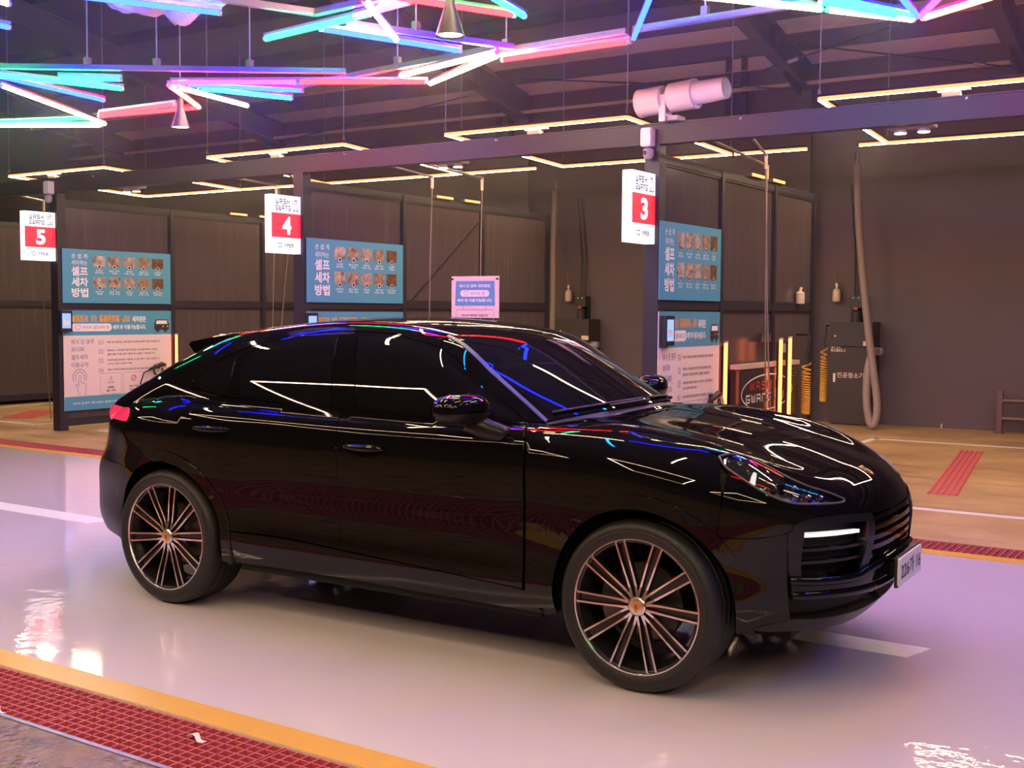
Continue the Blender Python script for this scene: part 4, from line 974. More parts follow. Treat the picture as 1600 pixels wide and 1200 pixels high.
def glass_clear():
    m = bpy.data.materials.new('lens_clear'); m.use_nodes = True; nt = m.node_tree; nt.nodes.remove(nt.nodes['Principled BSDF'])
    t = nd(nt, 'ShaderNodeBsdfTransparent'); t.inputs[0].default_value = (.9, .91, .93, 1)
    g_ = nd(nt, 'ShaderNodeBsdfGlossy'); g_.inputs['Roughness'].default_value = .01; g_.inputs[0].default_value = (1, 1, 1, 1)
    f = nd(nt, 'ShaderNodeFresnel'); f.inputs[0].default_value = 1.5; x = nd(nt, 'ShaderNodeMixShader')
    nt.links.new(f.outputs[0], x.inputs[0]); nt.links.new(t.outputs[0], x.inputs[1]); nt.links.new(g_.outputs[0], x.inputs[2]); nt.links.new(x.outputs[0], nt.nodes['Material Output'].inputs[0])
    MATS['lens_clear'] = m
glass_clear()

def grad(P, e=1e-4):
    x, y, z = P.T; out = np.empty_like(P)
    out[:, 0] = (G(x+e, y, z)-G(x-e, y, z))/(2*e); out[:, 1] = (G(x, y+e, z)-G(x, y-e, z))/(2*e); out[:, 2] = (G(x, y, z+e)-G(x, y, z-e))/(2*e)
    return out
def surf(P, it=10):
    P = np.array(P, float).copy()
    for _ in range(it):
        g = G(*P.T); d = grad(P); n2 = (d**2).sum(1)+1e-6
        st = (g/n2)[:, None]*d; L = np.linalg.norm(st, axis=1, keepdims=True); st *= np.minimum(1, .05/np.maximum(L, 1e-9)); P -= st
    return P
_SC = {}
def memo(f):
    def g_(*a):
        k = (f.__name__,)+tuple(round(float(q), 6) for q in a)
        if k not in _SC: _SC[k] = f(*a)
        return _SC[k].copy()
    return g_
@memo
def S(x, z): return hit(np.array([[x, -1.5, z]]), np.array([[0, 1., 0]]), 0, 1.5)[0][0]
@memo
def T(x, y): return hit(np.array([[x, y, 1.9]]), np.array([[0, 0, -1.]]), 0, 1.5)[0][0]
@memo
def RR(a, z, c=-1.3):
    a = math.radians(a); d = np.array([-math.cos(a), -math.sin(a), 0]); return hit(np.array([[c, 0, z]])+1.6*d, -d[None], 0, 1.6)[0][0]
def pts(L): return np.array([S(*p) if len(p) == 2 else p for p in L], float)
def crv(L, n):
    P = pts(L)
    if len(P) == 1: return np.repeat(P, n, 0)
    if len(P) > 2:
        Q = []
        for i in range(len(P)-1):
            p0, p1, p2, p3 = P[max(i-1, 0)], P[i], P[i+1], P[min(i+2, len(P)-1)]
            for u in np.linspace(0, 1, 12, endpoint=False): Q.append(.5*((2*p1)+(-p0+p2)*u+(2*p0-5*p1+4*p2-p3)*u*u+(-p0+3*p1-3*p2+p3)*u**3))
        Q.append(P[-1]); P = np.array(Q)
    s = np.r_[0, np.cumsum(np.linalg.norm(np.diff(P, axis=0), axis=1))]; t = np.linspace(0, s[-1], n)
    return np.stack([np.interp(t, s, P[:, k]) for k in range(3)], 1)
def coons(b, t, l, r, nu, nv):
    b, t, l, r = crv(b, nu), crv(t, nu), crv(l, nv), crv(r, nv)
    u = np.linspace(0, 1, nu)[None, :, None]; v = np.linspace(0, 1, nv)[:, None, None]
    return ((1-v)*b[None]+v*t[None]+(1-u)*l[:, None]+u*r[:, None]-((1-u)*(1-v)*b[0]+u*(1-v)*b[-1]+(1-u)*v*t[0]+u*v*t[-1]))
def grid_mesh(name, P, N, m, parent, flange, mir=False):
    nv, nu = P.shape[:2]; V = P.reshape(-1, 3); NN = N.reshape(-1, 3)
    f = [(j*nu+i, j*nu+i+1, (j+1)*nu+i+1, (j+1)*nu+i) for j in range(nv-1) for i in range(nu-1)]
    c = np.cross(P[:-1, 1:]-P[:-1, :-1], P[1:, :-1]-P[:-1, :-1])
    flip = (c*N[:-1, :-1]).sum() < 0
    vs = [tuple(q) for q in V]; ns = [tuple(q) for q in NN]
    if flange:
        rg = [(0, i) for i in range(nu)]+[(j, nu-1) for j in range(1, nv)]+[(nv-1, i) for i in range(nu-2, -1, -1)]+[(j, 0) for j in range(nv-2, 0, -1)]
        cen = V.mean(0); b0 = len(vs)
        for (j, i) in rg:
            p = P[j, i]; n = N[j, i]; o = p-cen; o = o-n*np.dot(o, n); o = o/(np.linalg.norm(o)+1e-9)
            vs.append(tuple(p)); ns.append(tuple(.6*n+.8*o)); vs.append(tuple(p-n*flange)); ns.append(tuple(o))
        k = len(rg)
        for q in range(k):
            a, b_ = b0+2*q, b0+2*((q+1) % k); f.append((a, a+1, b_+1, b_))
    if flip: f = [tuple(reversed(q)) for q in f]
    if mir: vs = [(a, -b_, c_) for a, b_, c_ in vs]; ns = [(a, -b_, c_) for a, b_, c_ in ns]; f = [tuple(reversed(q)) for q in f]
    me = bpy.data.meshes.new(name); me.from_pydata(vs, [], f); me.materials.append(MATS[m])
    me.polygons.foreach_set('use_smooth', [True]*len(f))
    me.normals_split_custom_set_from_vertices([tuple(q) for q in np.array(ns)/np.maximum(np.linalg.norm(ns, axis=1, keepdims=True), 1e-9)])
    o = bpy.data.objects.new(name, me); link(o); o.parent = parent
    return o
def panel(name, b, t, l, r, m, nu=24, nv=24, gap=.0022, off=0., flange=.014, mirror=True, parent=None, label=None):
    P = coons(b, t, l, r, nu, nv); P = surf(P.reshape(-1, 3)).reshape(nv, nu, 3)
    if gap:
        for A, B in ((0, 1), (-1, -2)):
            d = P[B]-P[A]; L = np.linalg.norm(d, axis=1, keepdims=True); P[A] = P[A]+d*np.clip(gap/np.maximum(L, 1e-6), 0, .45)
            d = P[:, B]-P[:, A]; L = np.linalg.norm(d, axis=1, keepdims=True); P[:, A] = P[:, A]+d*np.clip(gap/np.maximum(L, 1e-6), 0, .45)
        P = surf(P.reshape(-1, 3), 4).reshape(nv, nu, 3)
    N = grad(P.reshape(-1, 3)); N = (N/np.maximum(np.linalg.norm(N, axis=1, keepdims=True), 1e-9)).reshape(nv, nu, 3)
    P = P+N*off
    o = grid_mesh(name, P, N, m, parent or CAR, flange)
    if label: o['label'] = label
    if mirror:
        o2 = grid_mesh(name, P, N, m, mirror if not isinstance(mirror, bool) else (parent or CAR), flange, True)
        return o, o2
    return o
def mirr(L): return [(p[0], -p[1], p[2]) for p in reversed([tuple(q) for q in pts(L)])]
def both(L):
    a = [tuple(q) for q in pts(L)]; return a+[(p[0], -p[1], p[2]) for p in reversed(a) if abs(p[1]) > 1e-6]
WC = .388; XW = 1.4475
def arc(cx, r, a0, a1, n=13): return [(cx+r*math.cos(math.radians(a)), WC+r*math.sin(math.radians(a))) for a in np.linspace(a0, a1, n)]
RA = .475
# ---- body side
belt_x = [-1.36, -1.27, -1.1, -.89, -.54, -.25, .3, .79]; belt_z = [1.207, 1.188, 1.182, 1.175, 1.166, 1.158, 1.140, 1.130]
def bz(x): return float(np.interp(x, belt_x, belt_z))
def belt(x0, x1, dz=0., n=7): return [(x, bz(x)+dz) for x in np.linspace(x0, x1, n)]
cutB = [(-.214, .442), (-.213, .7), (-.208, .91), (-.214, 1.025), (-.236, 1.10), (-.237, 1.157)]
cutA = [(.868, .380), (.868, .59), (.884, .84), (.884, 1.02), (.872, 1.085), (.80, 1.131)]
panel('front_door', [(-.214, .442), (.3, .413), (.868, .380)], belt(-.237, .80), cutB, cutA, 'car_paint', 44, 40)
aw = arc(-XW, RA, 8.5, 66)
cutC = aw+[(-1.257, .90), (-1.241, 1.0), (-1.235, 1.079), (-1.217, 1.129), (-1.18, 1.178)]
panel('rear_door', [aw[0], (-.6, .462), (-.214, .442)], belt(-1.18, -.237), cutC, cutB, 'car_paint', 40, 44)
q1t = [(-1.797, -.89, 1.071), (-1.60, 1.15), (-1.37, 1.207), (-1.245, 1.186), (-1.18, 1.178)]
panel('rear_quarter', list(reversed(arc(-XW, RA, 66, 134))), q1t, [arc(-XW, RA, 134, 134, 1)[0], (-1.765, .9), (-1.745, 1.031), (-1.797, -.89, 1.071)], cutC[12:], 'car_paint', 40, 30)
q2t = [tuple(T(-2.03, -.73)), tuple(T(-1.8, -.64)), tuple(T(-1.5, -.62)), (-1.232, -.768, 1.355)]
panel('rear_pillar', q1t[:3], q2t, [(-1.797, -.89, 1.071), (-2.0, -.815, 1.10), tuple(T(-2.03, -.73))], [(-1.37, 1.207), (-1.345, 1.30), (-1.232, -.768, 1.355)], 'car_paint', 40, 24, gap=0, flange=.01)
hoodside = [(.90, -.80), (1.018, -.825), (1.234, -.816), (1.471, -.820), (1.681, -.786), (1.752, -.755)]
fa = list(reversed(arc(XW, RA, 43, 190)))
panel('front_fender', [(.882, .30)]+fa, [(.81, -.80, 1.135)]+[tuple(T(x, y-.006)) for x, y in hoodside[1:-1]]+[(1.752, -.798, 1.040)],
      [(.882, .30), (.88, .38), (.879, .59), (.895, .84), (.895, 1.02), (.882, 1.085), (.81, -.80, 1.135)],
      [fa[-1], (1.815, .85), (1.80, .95), (1.752, -.798, 1.040)], 'car_paint', 56, 36)
panel('sill', [(-.945, .285), (-.3, .292), (.4, .282), (.972, .272)], [(-.972, .455), (-.6, .458), (-.2, .438), (.35, .408), (.874, .376)], [(-.945, .285), (-.972, .455)], [(.972, .272), (.874, .376)], 'car_paint', 44, 10, flange=.05)
for cx, a0, a1 in ((XW, -12, 194), (-XW, -14, 192)):
    panel('arch_trim', arc(cx, .418, a1, a0, 30), arc(cx, .486, a1, a0, 30), [arc(cx, .418, a1, a1, 1)[0], arc(cx, .486, a1, a1, 1)[0]], [arc(cx, .418, a0, a0, 1)[0], arc(cx, .486, a0, a0, 1)[0]], 'car_paint', 60, 7, off=.007, flange=.035)
# ---- glasshouse
dlo = [(-1.365, -.838, 1.212), (-1.345, -.798, 1.30), (-1.232, -.768, 1.355), (-1.03, -.725, 1.439), (-.784, -.686, 1.501), (-.451, -.655, 1.540), (-.13, -.658, 1.535), (.025, -.673, 1.514), (.179, -.695, 1.481), (.289, -.713, 1.444), (.40, -.736, 1.381), (.541, -.752, 1.293), (.644, -.771, 1.229), (.743, -.786, 1.166), (.793, -.795, 1.132)]
panel('window_surround', belt(-1.365, .793), dlo, [dlo[0]], [dlo[-1]], 'car_paint', 60, 18, gap=0, off=-.004, flange=0)
panel('front_window', belt(-.142, .775, .012), [(-.292, 1.512), (-.106, 1.514), (.07, 1.488), (.244, 1.44), (.38, 1.366), (.50, 1.292), (.63, 1.214), (.765, 1.146)], [(-.142, 1.168), (-.292, 1.512)], [(.775, 1.142), (.765, 1.146)], 'car_glass', 44, 24, gap=0, off=.001, flange=.004)
panel('rear_window', belt(-.972, -.313, .012), [(-1.022, 1.368), (-.955, 1.429), (-.761, 1.480), (-.6, 1.502), (-.428, 1.511)], [(-.972, 1.192), (-1.008, 1.29), (-1.022, 1.368)], [(-.313, 1.172), (-.428, 1.511)], 'car_glass', 36, 24, gap=0, off=.001, flange=.004)
panel('quarter_window', [(-1.335, 1.222), (-1.245, 1.200), (-1.141, 1.194), (-1.06, 1.193)], [(-1.330, 1.24), (-1.318, 1.290), (-1.242, 1.340), (-1.09, 1.392)], [(-1.335, 1.222), (-1.330, 1.24)], [(-1.06, 1.193), (-1.09, 1.392)], 'car_glass', 24, 16, gap=0, off=.001, flange=.004)
panel('centre_pillar', [(-.306, 1.168), (-.148, 1.165)], [(-.420, 1.513), (-.300, 1.514)], [(-.306, 1.168), (-.420, 1.513)], [(-.148, 1.165), (-.300, 1.514)], 'car_paint', 10, 20, gap=0, off=.002, flange=.006)
panel('belt_trim', belt(-1.18, .79, -.004), belt(-1.18, .79, .012), [(-1.18, bz(-1.18)-.004), (-1.18, bz(-1.18)+.012)], [(.79, 1.126), (.79, 1.142)], 'car_paint', 50, 3, gap=0, off=.004, flange=.006)
head = [(.179, -.695, 1.481), tuple(T(.215, -.61)), tuple(T(.30, -.45)), tuple(T(.385, -.2)), tuple(T(.405, 0))]
rear_edge = [(-1.232, -.768, 1.355), tuple(T(-1.5, -.62)), tuple(T(-1.62, -.3)), tuple(T(-1.65, 0))]
roof_l = [tuple(p) for p in pts(dlo[2:9])]
panel('roof', both(rear_edge), both(head), roof_l, [(p[0], -p[1], p[2]) for p in roof_l], 'car_paint', 60, 56, gap=.001, mirror=False)
ws = [tuple(T(.215, -.61)), tuple(T(.40, -.648)), tuple(T(.62, -.688)), tuple(T(.86, -.725))]
panel('front_pillar', dlo[8:], ws, [dlo[8], ws[0]], [dlo[-1], ws[-1]], 'car_paint', 30, 10, gap=.001)
mat('trim_grey', (.10, .095, .105), .35, .3)
wi_ = [tuple(T(p_[0], p_[1]+.014)) for p_ in ws]; wo_ = [tuple(T(p_[0], p_[1]-.010)) for p_ in ws]
panel('pillar_trim', wo_, wi_, [wo_[0], wi_[0]], [wo_[-1], wi_[-1]], 'trim_grey', 30, 3, gap=0, off=.005, flange=.008)
wsb = [tuple(T(.86, -.725)), tuple(T(.96, -.5)), tuple(T(1.035, -.25)), tuple(T(1.06, 0))]
panel('windscreen', both(wsb), both(head[1:]), list(reversed(ws)), [(p[0], -p[1], p[2]) for p in reversed(ws)], 'car_glass', 60, 40, gap=.004, off=.001, mirror=False)
hr = [tuple(T(.905, -.795)), tuple(T(.985, -.6)), tuple(T(1.055, -.3)), tuple(T(1.085, 0))]
panel('cowl', both(hr), both(wsb), [hr[0], wsb[0]], [(hr[0][0], -hr[0][1], hr[0][2]), (wsb[0][0], -wsb[0][1], wsb[0][2])], 'car_matte', 40, 6, gap=.001, off=-.006, mirror=False)
# ---- bonnet and front end
hl = [tuple(T(.905, -.795))]+[tuple(T(x, y)) for x, y in hoodside[1:]]+[tuple(T(x, y)) for x, y in ((1.835, -.674), (1.962, -.664), (2.075, -.622), (2.165, -.53), (2.225, -.43))]
hf = [hl[-1], tuple(T(2.250, -.26)), tuple(T(2.258, 0))]
hl_r = list(reversed(hl))
panel('bonnet', both(hf), both(hr), hl_r, [(p[0], -p[1], p[2]) for p in hl_r], 'car_paint', 70, 60, mirror=False)
lampT = [(1.752, -.798, 1.040), (1.778, -.748, 1.048), (1.835, -.684, 1.034), (1.962, -.676, .986), (2.075, -.635, .935), (2.165, -.545, .896), (2.222, -.49, .861)]
lampB = [(1.752, -.798, 1.040), (1.797, -.837, 1.004), (1.87, -.843, .962), (1.953, -.827, .912), (2.038, -.78, .871), (2.103, -.716, .856), (2.187, -.587, .852), (2.222, -.49, .861)]
hs = panel('headlight', lampB, lampT, [lampB[0]], [lampB[-1]], 'lamp_inner', 34, 14, gap=0, off=-.045, flange=-.042)
panel('lens', lampB, lampT, [lampB[0]], [lampB[-1]], 'lens_clear', 40, 18, gap=.003, flange=.006, parent=hs[0], mirror=hs[1])
rim_ = surf(crv(lampB[:-1]+list(reversed(lampT)), 80))
for sg_, pa_ in ((1, hs[0]), (-1, hs[1])):
    mb = MB(); mb.tube([(q[0], sg_*q[1], q[2]) for q in rim_], .005, 6); mb.build('lamp_rim', 'trim_grey', pa_, smooth=True)
def lampspot(u, v, dep):   # a point inside the lamp
    P = coons(lampB, lampT, [lampB[0]], [lampB[-1]], 21, 11)[int(v*10), int(u*20)][None]; P = surf(P); n = grad(P); n /= np.linalg.norm(n); return P[0]-n[0]*dep
for sgn, par in ((1, hs[0]), (-1, hs[1])):
    def flipy(mb):
        if sgn < 0: mb.v = [(a, -b_, c_) for a, b_, c_ in mb.v]
        return mb
    for u, v, r in ((.30, .45, .030), (.52, .5, .034)):
        p = lampspot(u, v, .030); d = Vector((.75, -.5, .25)).normalized()
        mb = MB(); mb.tube([Vector(p)-d*.03, Vector(p)-d*.005, Vector(p)+d*.006], [r*.7, r, r*.9], 18); flipy(mb).build('projector', 'reflector', par, smooth=40)
        mb = MB(); mb.tube([Vector(p)+d*.005, Vector(p)+d*.012], [r*.7, r*.45], 16); flipy(mb).build('projector_lens', 'car_glass', par, smooth=40)
    for u, v in ((.14, .6), (.20, .75), (.40, .80), (.62, .74), (.74, .45), (.64, .25), (.44, .18), (.84, .5)):
        p = lampspot(u, v, .020); mb = MB(); mb.lathe([(0, -.016), (.020, -.012), (.024, 0), (.016, .010), (0, .013)], p, 'x', 10); flipy(mb).build('lamp_module', 'reflector', par, smooth=40)
    a = [lampspot(u, .55, .026) for u in (.26, .34, .44, .56, .68, .78)]
    mb = MB(); mb.tube([Vector(q) for q in a], .008, 8); flipy(mb).build('lamp_bezel', 'chrome', par, smooth=True)
    a = [lampspot(.33, v, .02) for v in (.15, .3, .5)]
    mb = MB(); mb.tube([Vector(q) for q in a], .012, 8); flipy(mb).build('lamp_blade', 'drl_white', par, smooth=True)
fc = [fa[-1], (1.80, .95)]
ubT = [(1.805, -.835, .99)]+lampB[2:]+[(2.240, -.40, .868), (2.250, -.26, .885), (2.258, 0, .892)]
ubB = [fa[-1], (1.95, -.855, .715), (2.06, -.79, .735), (2.124, -.722, .792), (2.192, -.622, .80), (2.269, -.454, .795), (2.303, -.343, .785), (2.322, -.175, .778), (2.33, 0, .775)]
ubl = [fa[-1], (1.815, .85), (1.805, -.835, .99)]
panel('front_bumper', both(ubB), both(ubT), ubl, [(p[0], -p[1], p[2]) for p in pts(ubl)], 'car_paint', 110, 18, mirror=False)
bcl = list(reversed(arc(XW, RA, -8, 43)))[::-1]
panel('bumper_corner', [bcl[0], (2.01, -.80, .33), (2.075, -.745, .345)], [fa[-1], (1.95, -.855, .715), (2.06, -.79, .735)], bcl, [(2.075, -.745, .345), (2.062, -.765, .45), (2.055, -.772, .58), (2.058, -.785, .68), (2.06, -.79, .735)], 'car_paint', 24, 30)
blT = [(2.062, -.765, .545), (2.149, -.668, .536), (2.255, -.471, .535), (2.285, -.38, .555), (2.318, -.14, .575), (2.322, 0, .575)]
blB = [(2.068, -.755, .455), (2.104, -.716, .452), (2.191, -.596, .450), (2.275, -.34, .443), (2.30, 0, .44)]
panel('bumper_blade', both(blB), both(blT), [blB[0], blT[0]], [(blB[0][0], -blB[0][1], blB[0][2]), (blT[0][0], -blT[0][1], blT[0][2])], 'car_paint', 80, 9, mirror=False, off=.012, flange=.04)
for q_, hh_ in ((blT, -.012), (blB, .014)):
    L_ = surf(crv(both(q_), 70)+np.array([0, 0, hh_])); n_ = grad(L_); n_ /= np.linalg.norm(n_, axis=1, keepdims=True); L_ = L_+n_*.008
    mb = MB(); mb.tube([tuple(v) for v in L_], .020, 12); mb.build('blade_ridge', 'car_paint', CAR, smooth=True)
liB = [(2.072, -.742, .352), (2.12, -.67, .348), (2.19, -.53, .342), (2.235, -.36, .338), (2.26, 0, .335)]
panel('lower_intake', both(liB), both(blB), [liB[0], blB[0]], [(liB[0][0], -liB[0][1], liB[0][2]), (blB[0][0], -blB[0][1], blB[0][2])], 'car_void', 60, 6, gap=0, off=-.045, flange=0, mirror=False)
lipB = [(1.95, -.80, .30), (2.06, -.70, .285), (2.13, -.55, .275), (2.18, -.36, .27), (2.20, 0, .268)]
panel('bumper_lip', both(lipB), both([bcl[0]]+liB[0:]), [lipB[0], bcl[0]], [(lipB[0][0], -lipB[0][1], lipB[0][2]), tuple(np.array(S(*bcl[0]))*np.array([1, -1, 1]))], 'car_satin', 60, 7, mirror=False, flange=.06)
def strip_on(name, P, h, m, off, par=None, n=40, fl=.02, mirror=True, full=False):
    P = [tuple(q) for q in P]; b = [(p[0], p[1], p[2]-h) for p in P]; t = [(p[0], p[1], p[2]+h) for p in P]
    if full: b, t = both(b), both(t)
    return panel(name, b, t, [b[0], t[0]], [b[-1], t[-1]], m, n, 4, gap=0, off=off, flange=fl, mirror=mirror, parent=par)
def vstrip(name, L, R_, m, off, par=None, fl=.03, mirror=True):
    return panel(name, [L[0], R_[0]], [L[-1], R_[-1]], L, R_, m, 4, 14, gap=0, off=off, flange=fl, mirror=mirror, parent=par)
# side air intakes
inB = [(2.062, -.765, .545), (2.149, -.668, .536), (2.255, -.471, .535), (2.283, -.39, .555)]
inT = [(2.06, -.79, .735), (2.124, -.722, .79), (2.192, -.622, .80), (2.269, -.454, .795), (2.300, -.352, .785)]
si = panel('side_intake', inB, inT, [inB[0], inT[0]], [inB[-1], inT[-1]], 'car_void', 20, 12, gap=0, off=-.07, flange=-.06)
def onboth(fn, name, *a, **k): return fn(name, *a, par=si[0], mirror=si[1], **k)
onboth(strip_on, 'intake_frame', [(2.075, -.775, .748), (2.124, -.722, .772), (2.192, -.622, .780), (2.269, -.454, .776), (2.300, -.352, .768)], .019, 'car_satin', .006, fl=.06)
onboth(vstrip, 'intake_frame', [(2.062, -.765, .545), (2.055, -.772, .60), (2.058, -.785, .74)], [(2.098, -.728, .548), (2.098, -.735, .62), (2.108, -.735, .76)], 'car_satin', .006, fl=.06)
onboth(vstrip, 'intake_frame', [(2.262, -.452, .545), (2.282, -.42, .64), (2.286, -.405, .77)], [(2.283, -.385, .56), (2.298, -.362, .65), (2.302, -.345, .775)], 'car_satin', .006, fl=.06)
onboth(strip_on, 'running_light', [(2.113, -.735, .722), (2.15, -.68, .722), (2.22, -.567, .722), (2.269, -.470, .720)], .0075, 'drl_white', .0, fl=.03)
for z in (.655, .60):
    onboth(strip_on, 'intake_slat', [(2.10, -.735, z), (2.15, -.675, z), (2.22, -.56, z), (2.280, -.425, z)], .006, 'car_satin', -.012, fl=.03)
# main grille
grB = [(2.283, -.39, .56), (2.318, -.14, .578), (2.322, 0, .578)]; grT = [(2.300, -.352, .783), (2.322, -.175, .776), (2.33, 0, .773)]
gr = panel('grille', both(grB), both(grT), [grB[0], grT[0]], [(grB[0][0], -grB[0][1], grB[0][2]), (grT[0][0], -grT[0][1], grT[0][2])], 'car_void', 30, 10, gap=0, off=-.06, flange=-.05, mirror=False)
for z in (.757, .714, .671, .628, .588):
    strip_on('grille_slat', [(2.300, -.36, z), (2.316, -.2, z), (2.322, 0, z)], .011, 'car_paint', -.004, par=gr, fl=.035, mirror=False, full=True)
# crest badges, plate
def crest(par, o, ux, uy, un, s):
    SH = [(-.5, .55), (.5, .55), (.5, .05), (.36, -.38), (0, -.62), (-.36, -.38), (-.5, .05)]
    mb = MB(); mb.prism([(a*s, b_*s) for a, b_ in SH], o, ux, uy, un, .003); c = mb.build('crest', 'gold', par)
    for nm, m, R_ in (('crest_field', 'crest_red', ((-.44, .1, -.06, .36), (.08, -.36, .40, .0))), ('crest_field', 'car_matte', ((.08, .1, .44, .36), (-.40, -.36, -.06, .0)))):
        mb = MB()
        for x0_, y0_, x1_, y1_ in R_: mb.prism([(x0_*s, y0_*s), (x1_*s, y0_*s), (x1_*s, y1_*s), (x0_*s, y1_*s)], Vector(o)+Vector(un)*.003, ux, uy, un, .001)
        mb.build(nm, m, par)
p = T(2.17, 0); n = grad(p[None])[0]; n /= np.linalg.norm(n); ux = Vector((0, 1, 0)); un = Vector(n); uy = un.cross(ux); 
crest(CAR, Vector(p)+un*.001, ux, uy, un, .062)
pl = MB(); pl.prism(rrect(.43, .125, .01), (2.372, 0, .50), (0, 1, 0), (0, 0, 1), (1, 0, 0), .012); plate = pl.build('number_plate', 'plate_white', CAR); plate['label'] = 'white number plate with black characters'
mb = MB(); mb.prism(rrect(.445, .14, .012), (2.362, 0, .50), (0, 1, 0), (0, 0, 1), (1, 0, 0), .012); mb.build('plate_frame', 'car_matte', plate)
mb = MB(); mb.box((2.29, -.13, .465), (2.364, .13, .53)); mb.build('plate_carrier', 'car_matte', plate)
mb = MB(); put_text(mb, '226가 16', -.19, -.038, h=.078, w=.38, bold=.01); q = MB(); q.v = [(2.384+c_, a, .50+b_) for a, b_, c_ in mb.v]; q.f = mb.f; q.m = mb.m; q.build('plate_characters', 'ink_dark', plate, fix=False)
# ---- rear end
hgB = [tuple(T(-2.03, -.73)), tuple(T(-2.12, -.4)), tuple(T(-2.15, 0))]
hg_l = [tuple(T(-2.03, -.73)), tuple(T(-1.8, -.64)), tuple(T(-1.5, -.62))]
panel('rear_screen', both(hgB), both(rear_edge[1:]), hg_l, [(a, -b_, c_) for a, b_, c_ in hg_l], 'car_glass', 50, 30, gap=.004, off=.001, mirror=False)
A_ = [62, 50, 38, 26, 13, 0]
tlB = [tuple(RR(a, z)) for a, z in zip((64, 55, 42, 28, 14, 0), (1.010, 1.008, 1.0, .99, .985, .985))]
tgT = [(-1.797, -.89, 1.071), (-2.0, -.815, 1.10)]+hgB
tlT = [(-1.745, -.936, 1.031), (-1.797, -.89, 1.071)]+[tuple(RR(a, z)) for a, z in ((46, 1.085), (32, 1.06), (16, 1.055), (0, 1.055))]
panel('tail_lamp', both([(-1.745, -.936, 1.031)]+tlB), both(tlT), [(-1.745, -.936, 1.031)], [(-1.745, .936, 1.031)], 'lamp_red', 80, 8, mirror=False, off=.002, label='red tail lamp band wrapping the corner')
panel('tailgate', both(tlT[1:]), both([(-1.797, -.89, 1.071), (-1.93, -.84, 1.098)]+hgB), [tlT[1]], [(tlT[1][0], -tlT[1][1], tlT[1][2])], 'car_paint', 60, 12, mirror=False, gap=0)
ruB = [tuple(S(-1.79, .735))]+[tuple(RR(a, .76)) for a in (58, 46, 34, 22, 11, 0)]
panel('rear_bumper', both(ruB), both([(-1.745, -.936, 1.031)]+tlB), [tuple(S(-1.79, .735)), tuple(S(-1.765, .9)), (-1.745, -.936, 1.031)], [tuple(np.array(S(-1.79, .735))*[1, -1, 1]), tuple(np.array(S(-1.765, .9))*[1, -1, 1]), (-1.745, .936, 1.031)], 'car_paint', 80, 16, mirror=False)
rla = list(reversed(arc(-XW, RA, 134, 192)))
rlB = [tuple(S(*rla[0]))]+[tuple(RR(a, z)) for a, z in ((52, .31), (44, .32), (33, .33), (22, .34), (11, .345), (0, .345))]
panel('rear_apron', both(rlB), both(ruB), rla, [tuple(np.array(S(*q))*[1, -1, 1]) for q in rla], 'car_satin', 80, 22, mirror=False, flange=.05)
# roof spoiler
ys = np.linspace(-.63, .63, 25); V = []; F = []
for y in ys:
    e = 1-abs(y/.63)**6*.25; xr_ = -1.74+.38*y*y; xf_ = -1.16+.06*y*y; zt = 1.482-.05*y*y
    zf = T(xf_, y)[2]; zm = max(T(-1.42, y)[2]+.012, zf+(zt-zf)*.5+.014)
    V += [(xf_, y, zf-.004), (-1.42, y, zm*e+(1-e)*T(-1.42, y)[2]), (xr_, y, zt), (xr_-.012, y, zt-.018), (xr_+.03, y, zt-.062), (-1.45, y, T(-1.45, y)[2]-.02)]
for i in range(len(ys)-1):
    for j in range(6): a = i*6+j; b_ = i*6+(j+1) % 6; F.append((a, b_, b_+6, a+6))
F += [tuple(range(5, -1, -1)), tuple(range((len(ys)-1)*6, len(ys)*6))]
mb = MB(); mb.add(V, F); sp = mb.build('roof_spoiler', 'car_paint', CAR, smooth=50)
# ---- fuel flap, handles, mirrors, wipers, aerial
panel('fuel_flap', [(-1.52, 1.035), (-1.29, 1.03)], [(-1.53, 1.13), (-1.30, 1.135)], [(-1.52, 1.035), (-1.53, 1.13)], [(-1.29, 1.03), (-1.30, 1.135)], 'car_paint', 12, 12, gap=0, off=.0012, flange=.004, mirror=False)
def handle(xc, z):
    for s in (1, -1):
        c = S(xc, z); n_ = 13
        mb = MB()
        for i in range(n_):
            t = i/(n_-1); x = xc-.125+.25*t; w_ = math.sin(math.pi*min(1, max(0, t*.96+.02)))**.45; p = S(x, z)
            for j in range(10):
                a = 2*math.pi*j/10; mb.v.append((x, s*(p[1]-.010-.016*w_+.012*w_*math.cos(a)), z+.018*w_*math.sin(a)))
        for i in range(n_-1):
            for j in range(10): mb.f.append([i*10+j, i*10+(j+1) % 10, (i+1)*10+(j+1) % 10, (i+1)*10+j]); mb.m.append(0)
        h_ = mb.build('door_handle', 'car_paint', CAR, smooth=50)
        mb = MB()
        for i in range(20):
            a = 2*math.pi*i/20; x = xc+.105*math.cos(a); zz_ = z-.012+.042*math.sin(a); p = S(x, zz_); mb.v.append((x, s*(p[1]-.0015), zz_))
        mb.f.append(list(range(20))); mb.m.append(0); mb.build('handle_cup', 'car_paint', h_, fix=False)
handle(-.03, .975); handle(-1.05, 1.012)
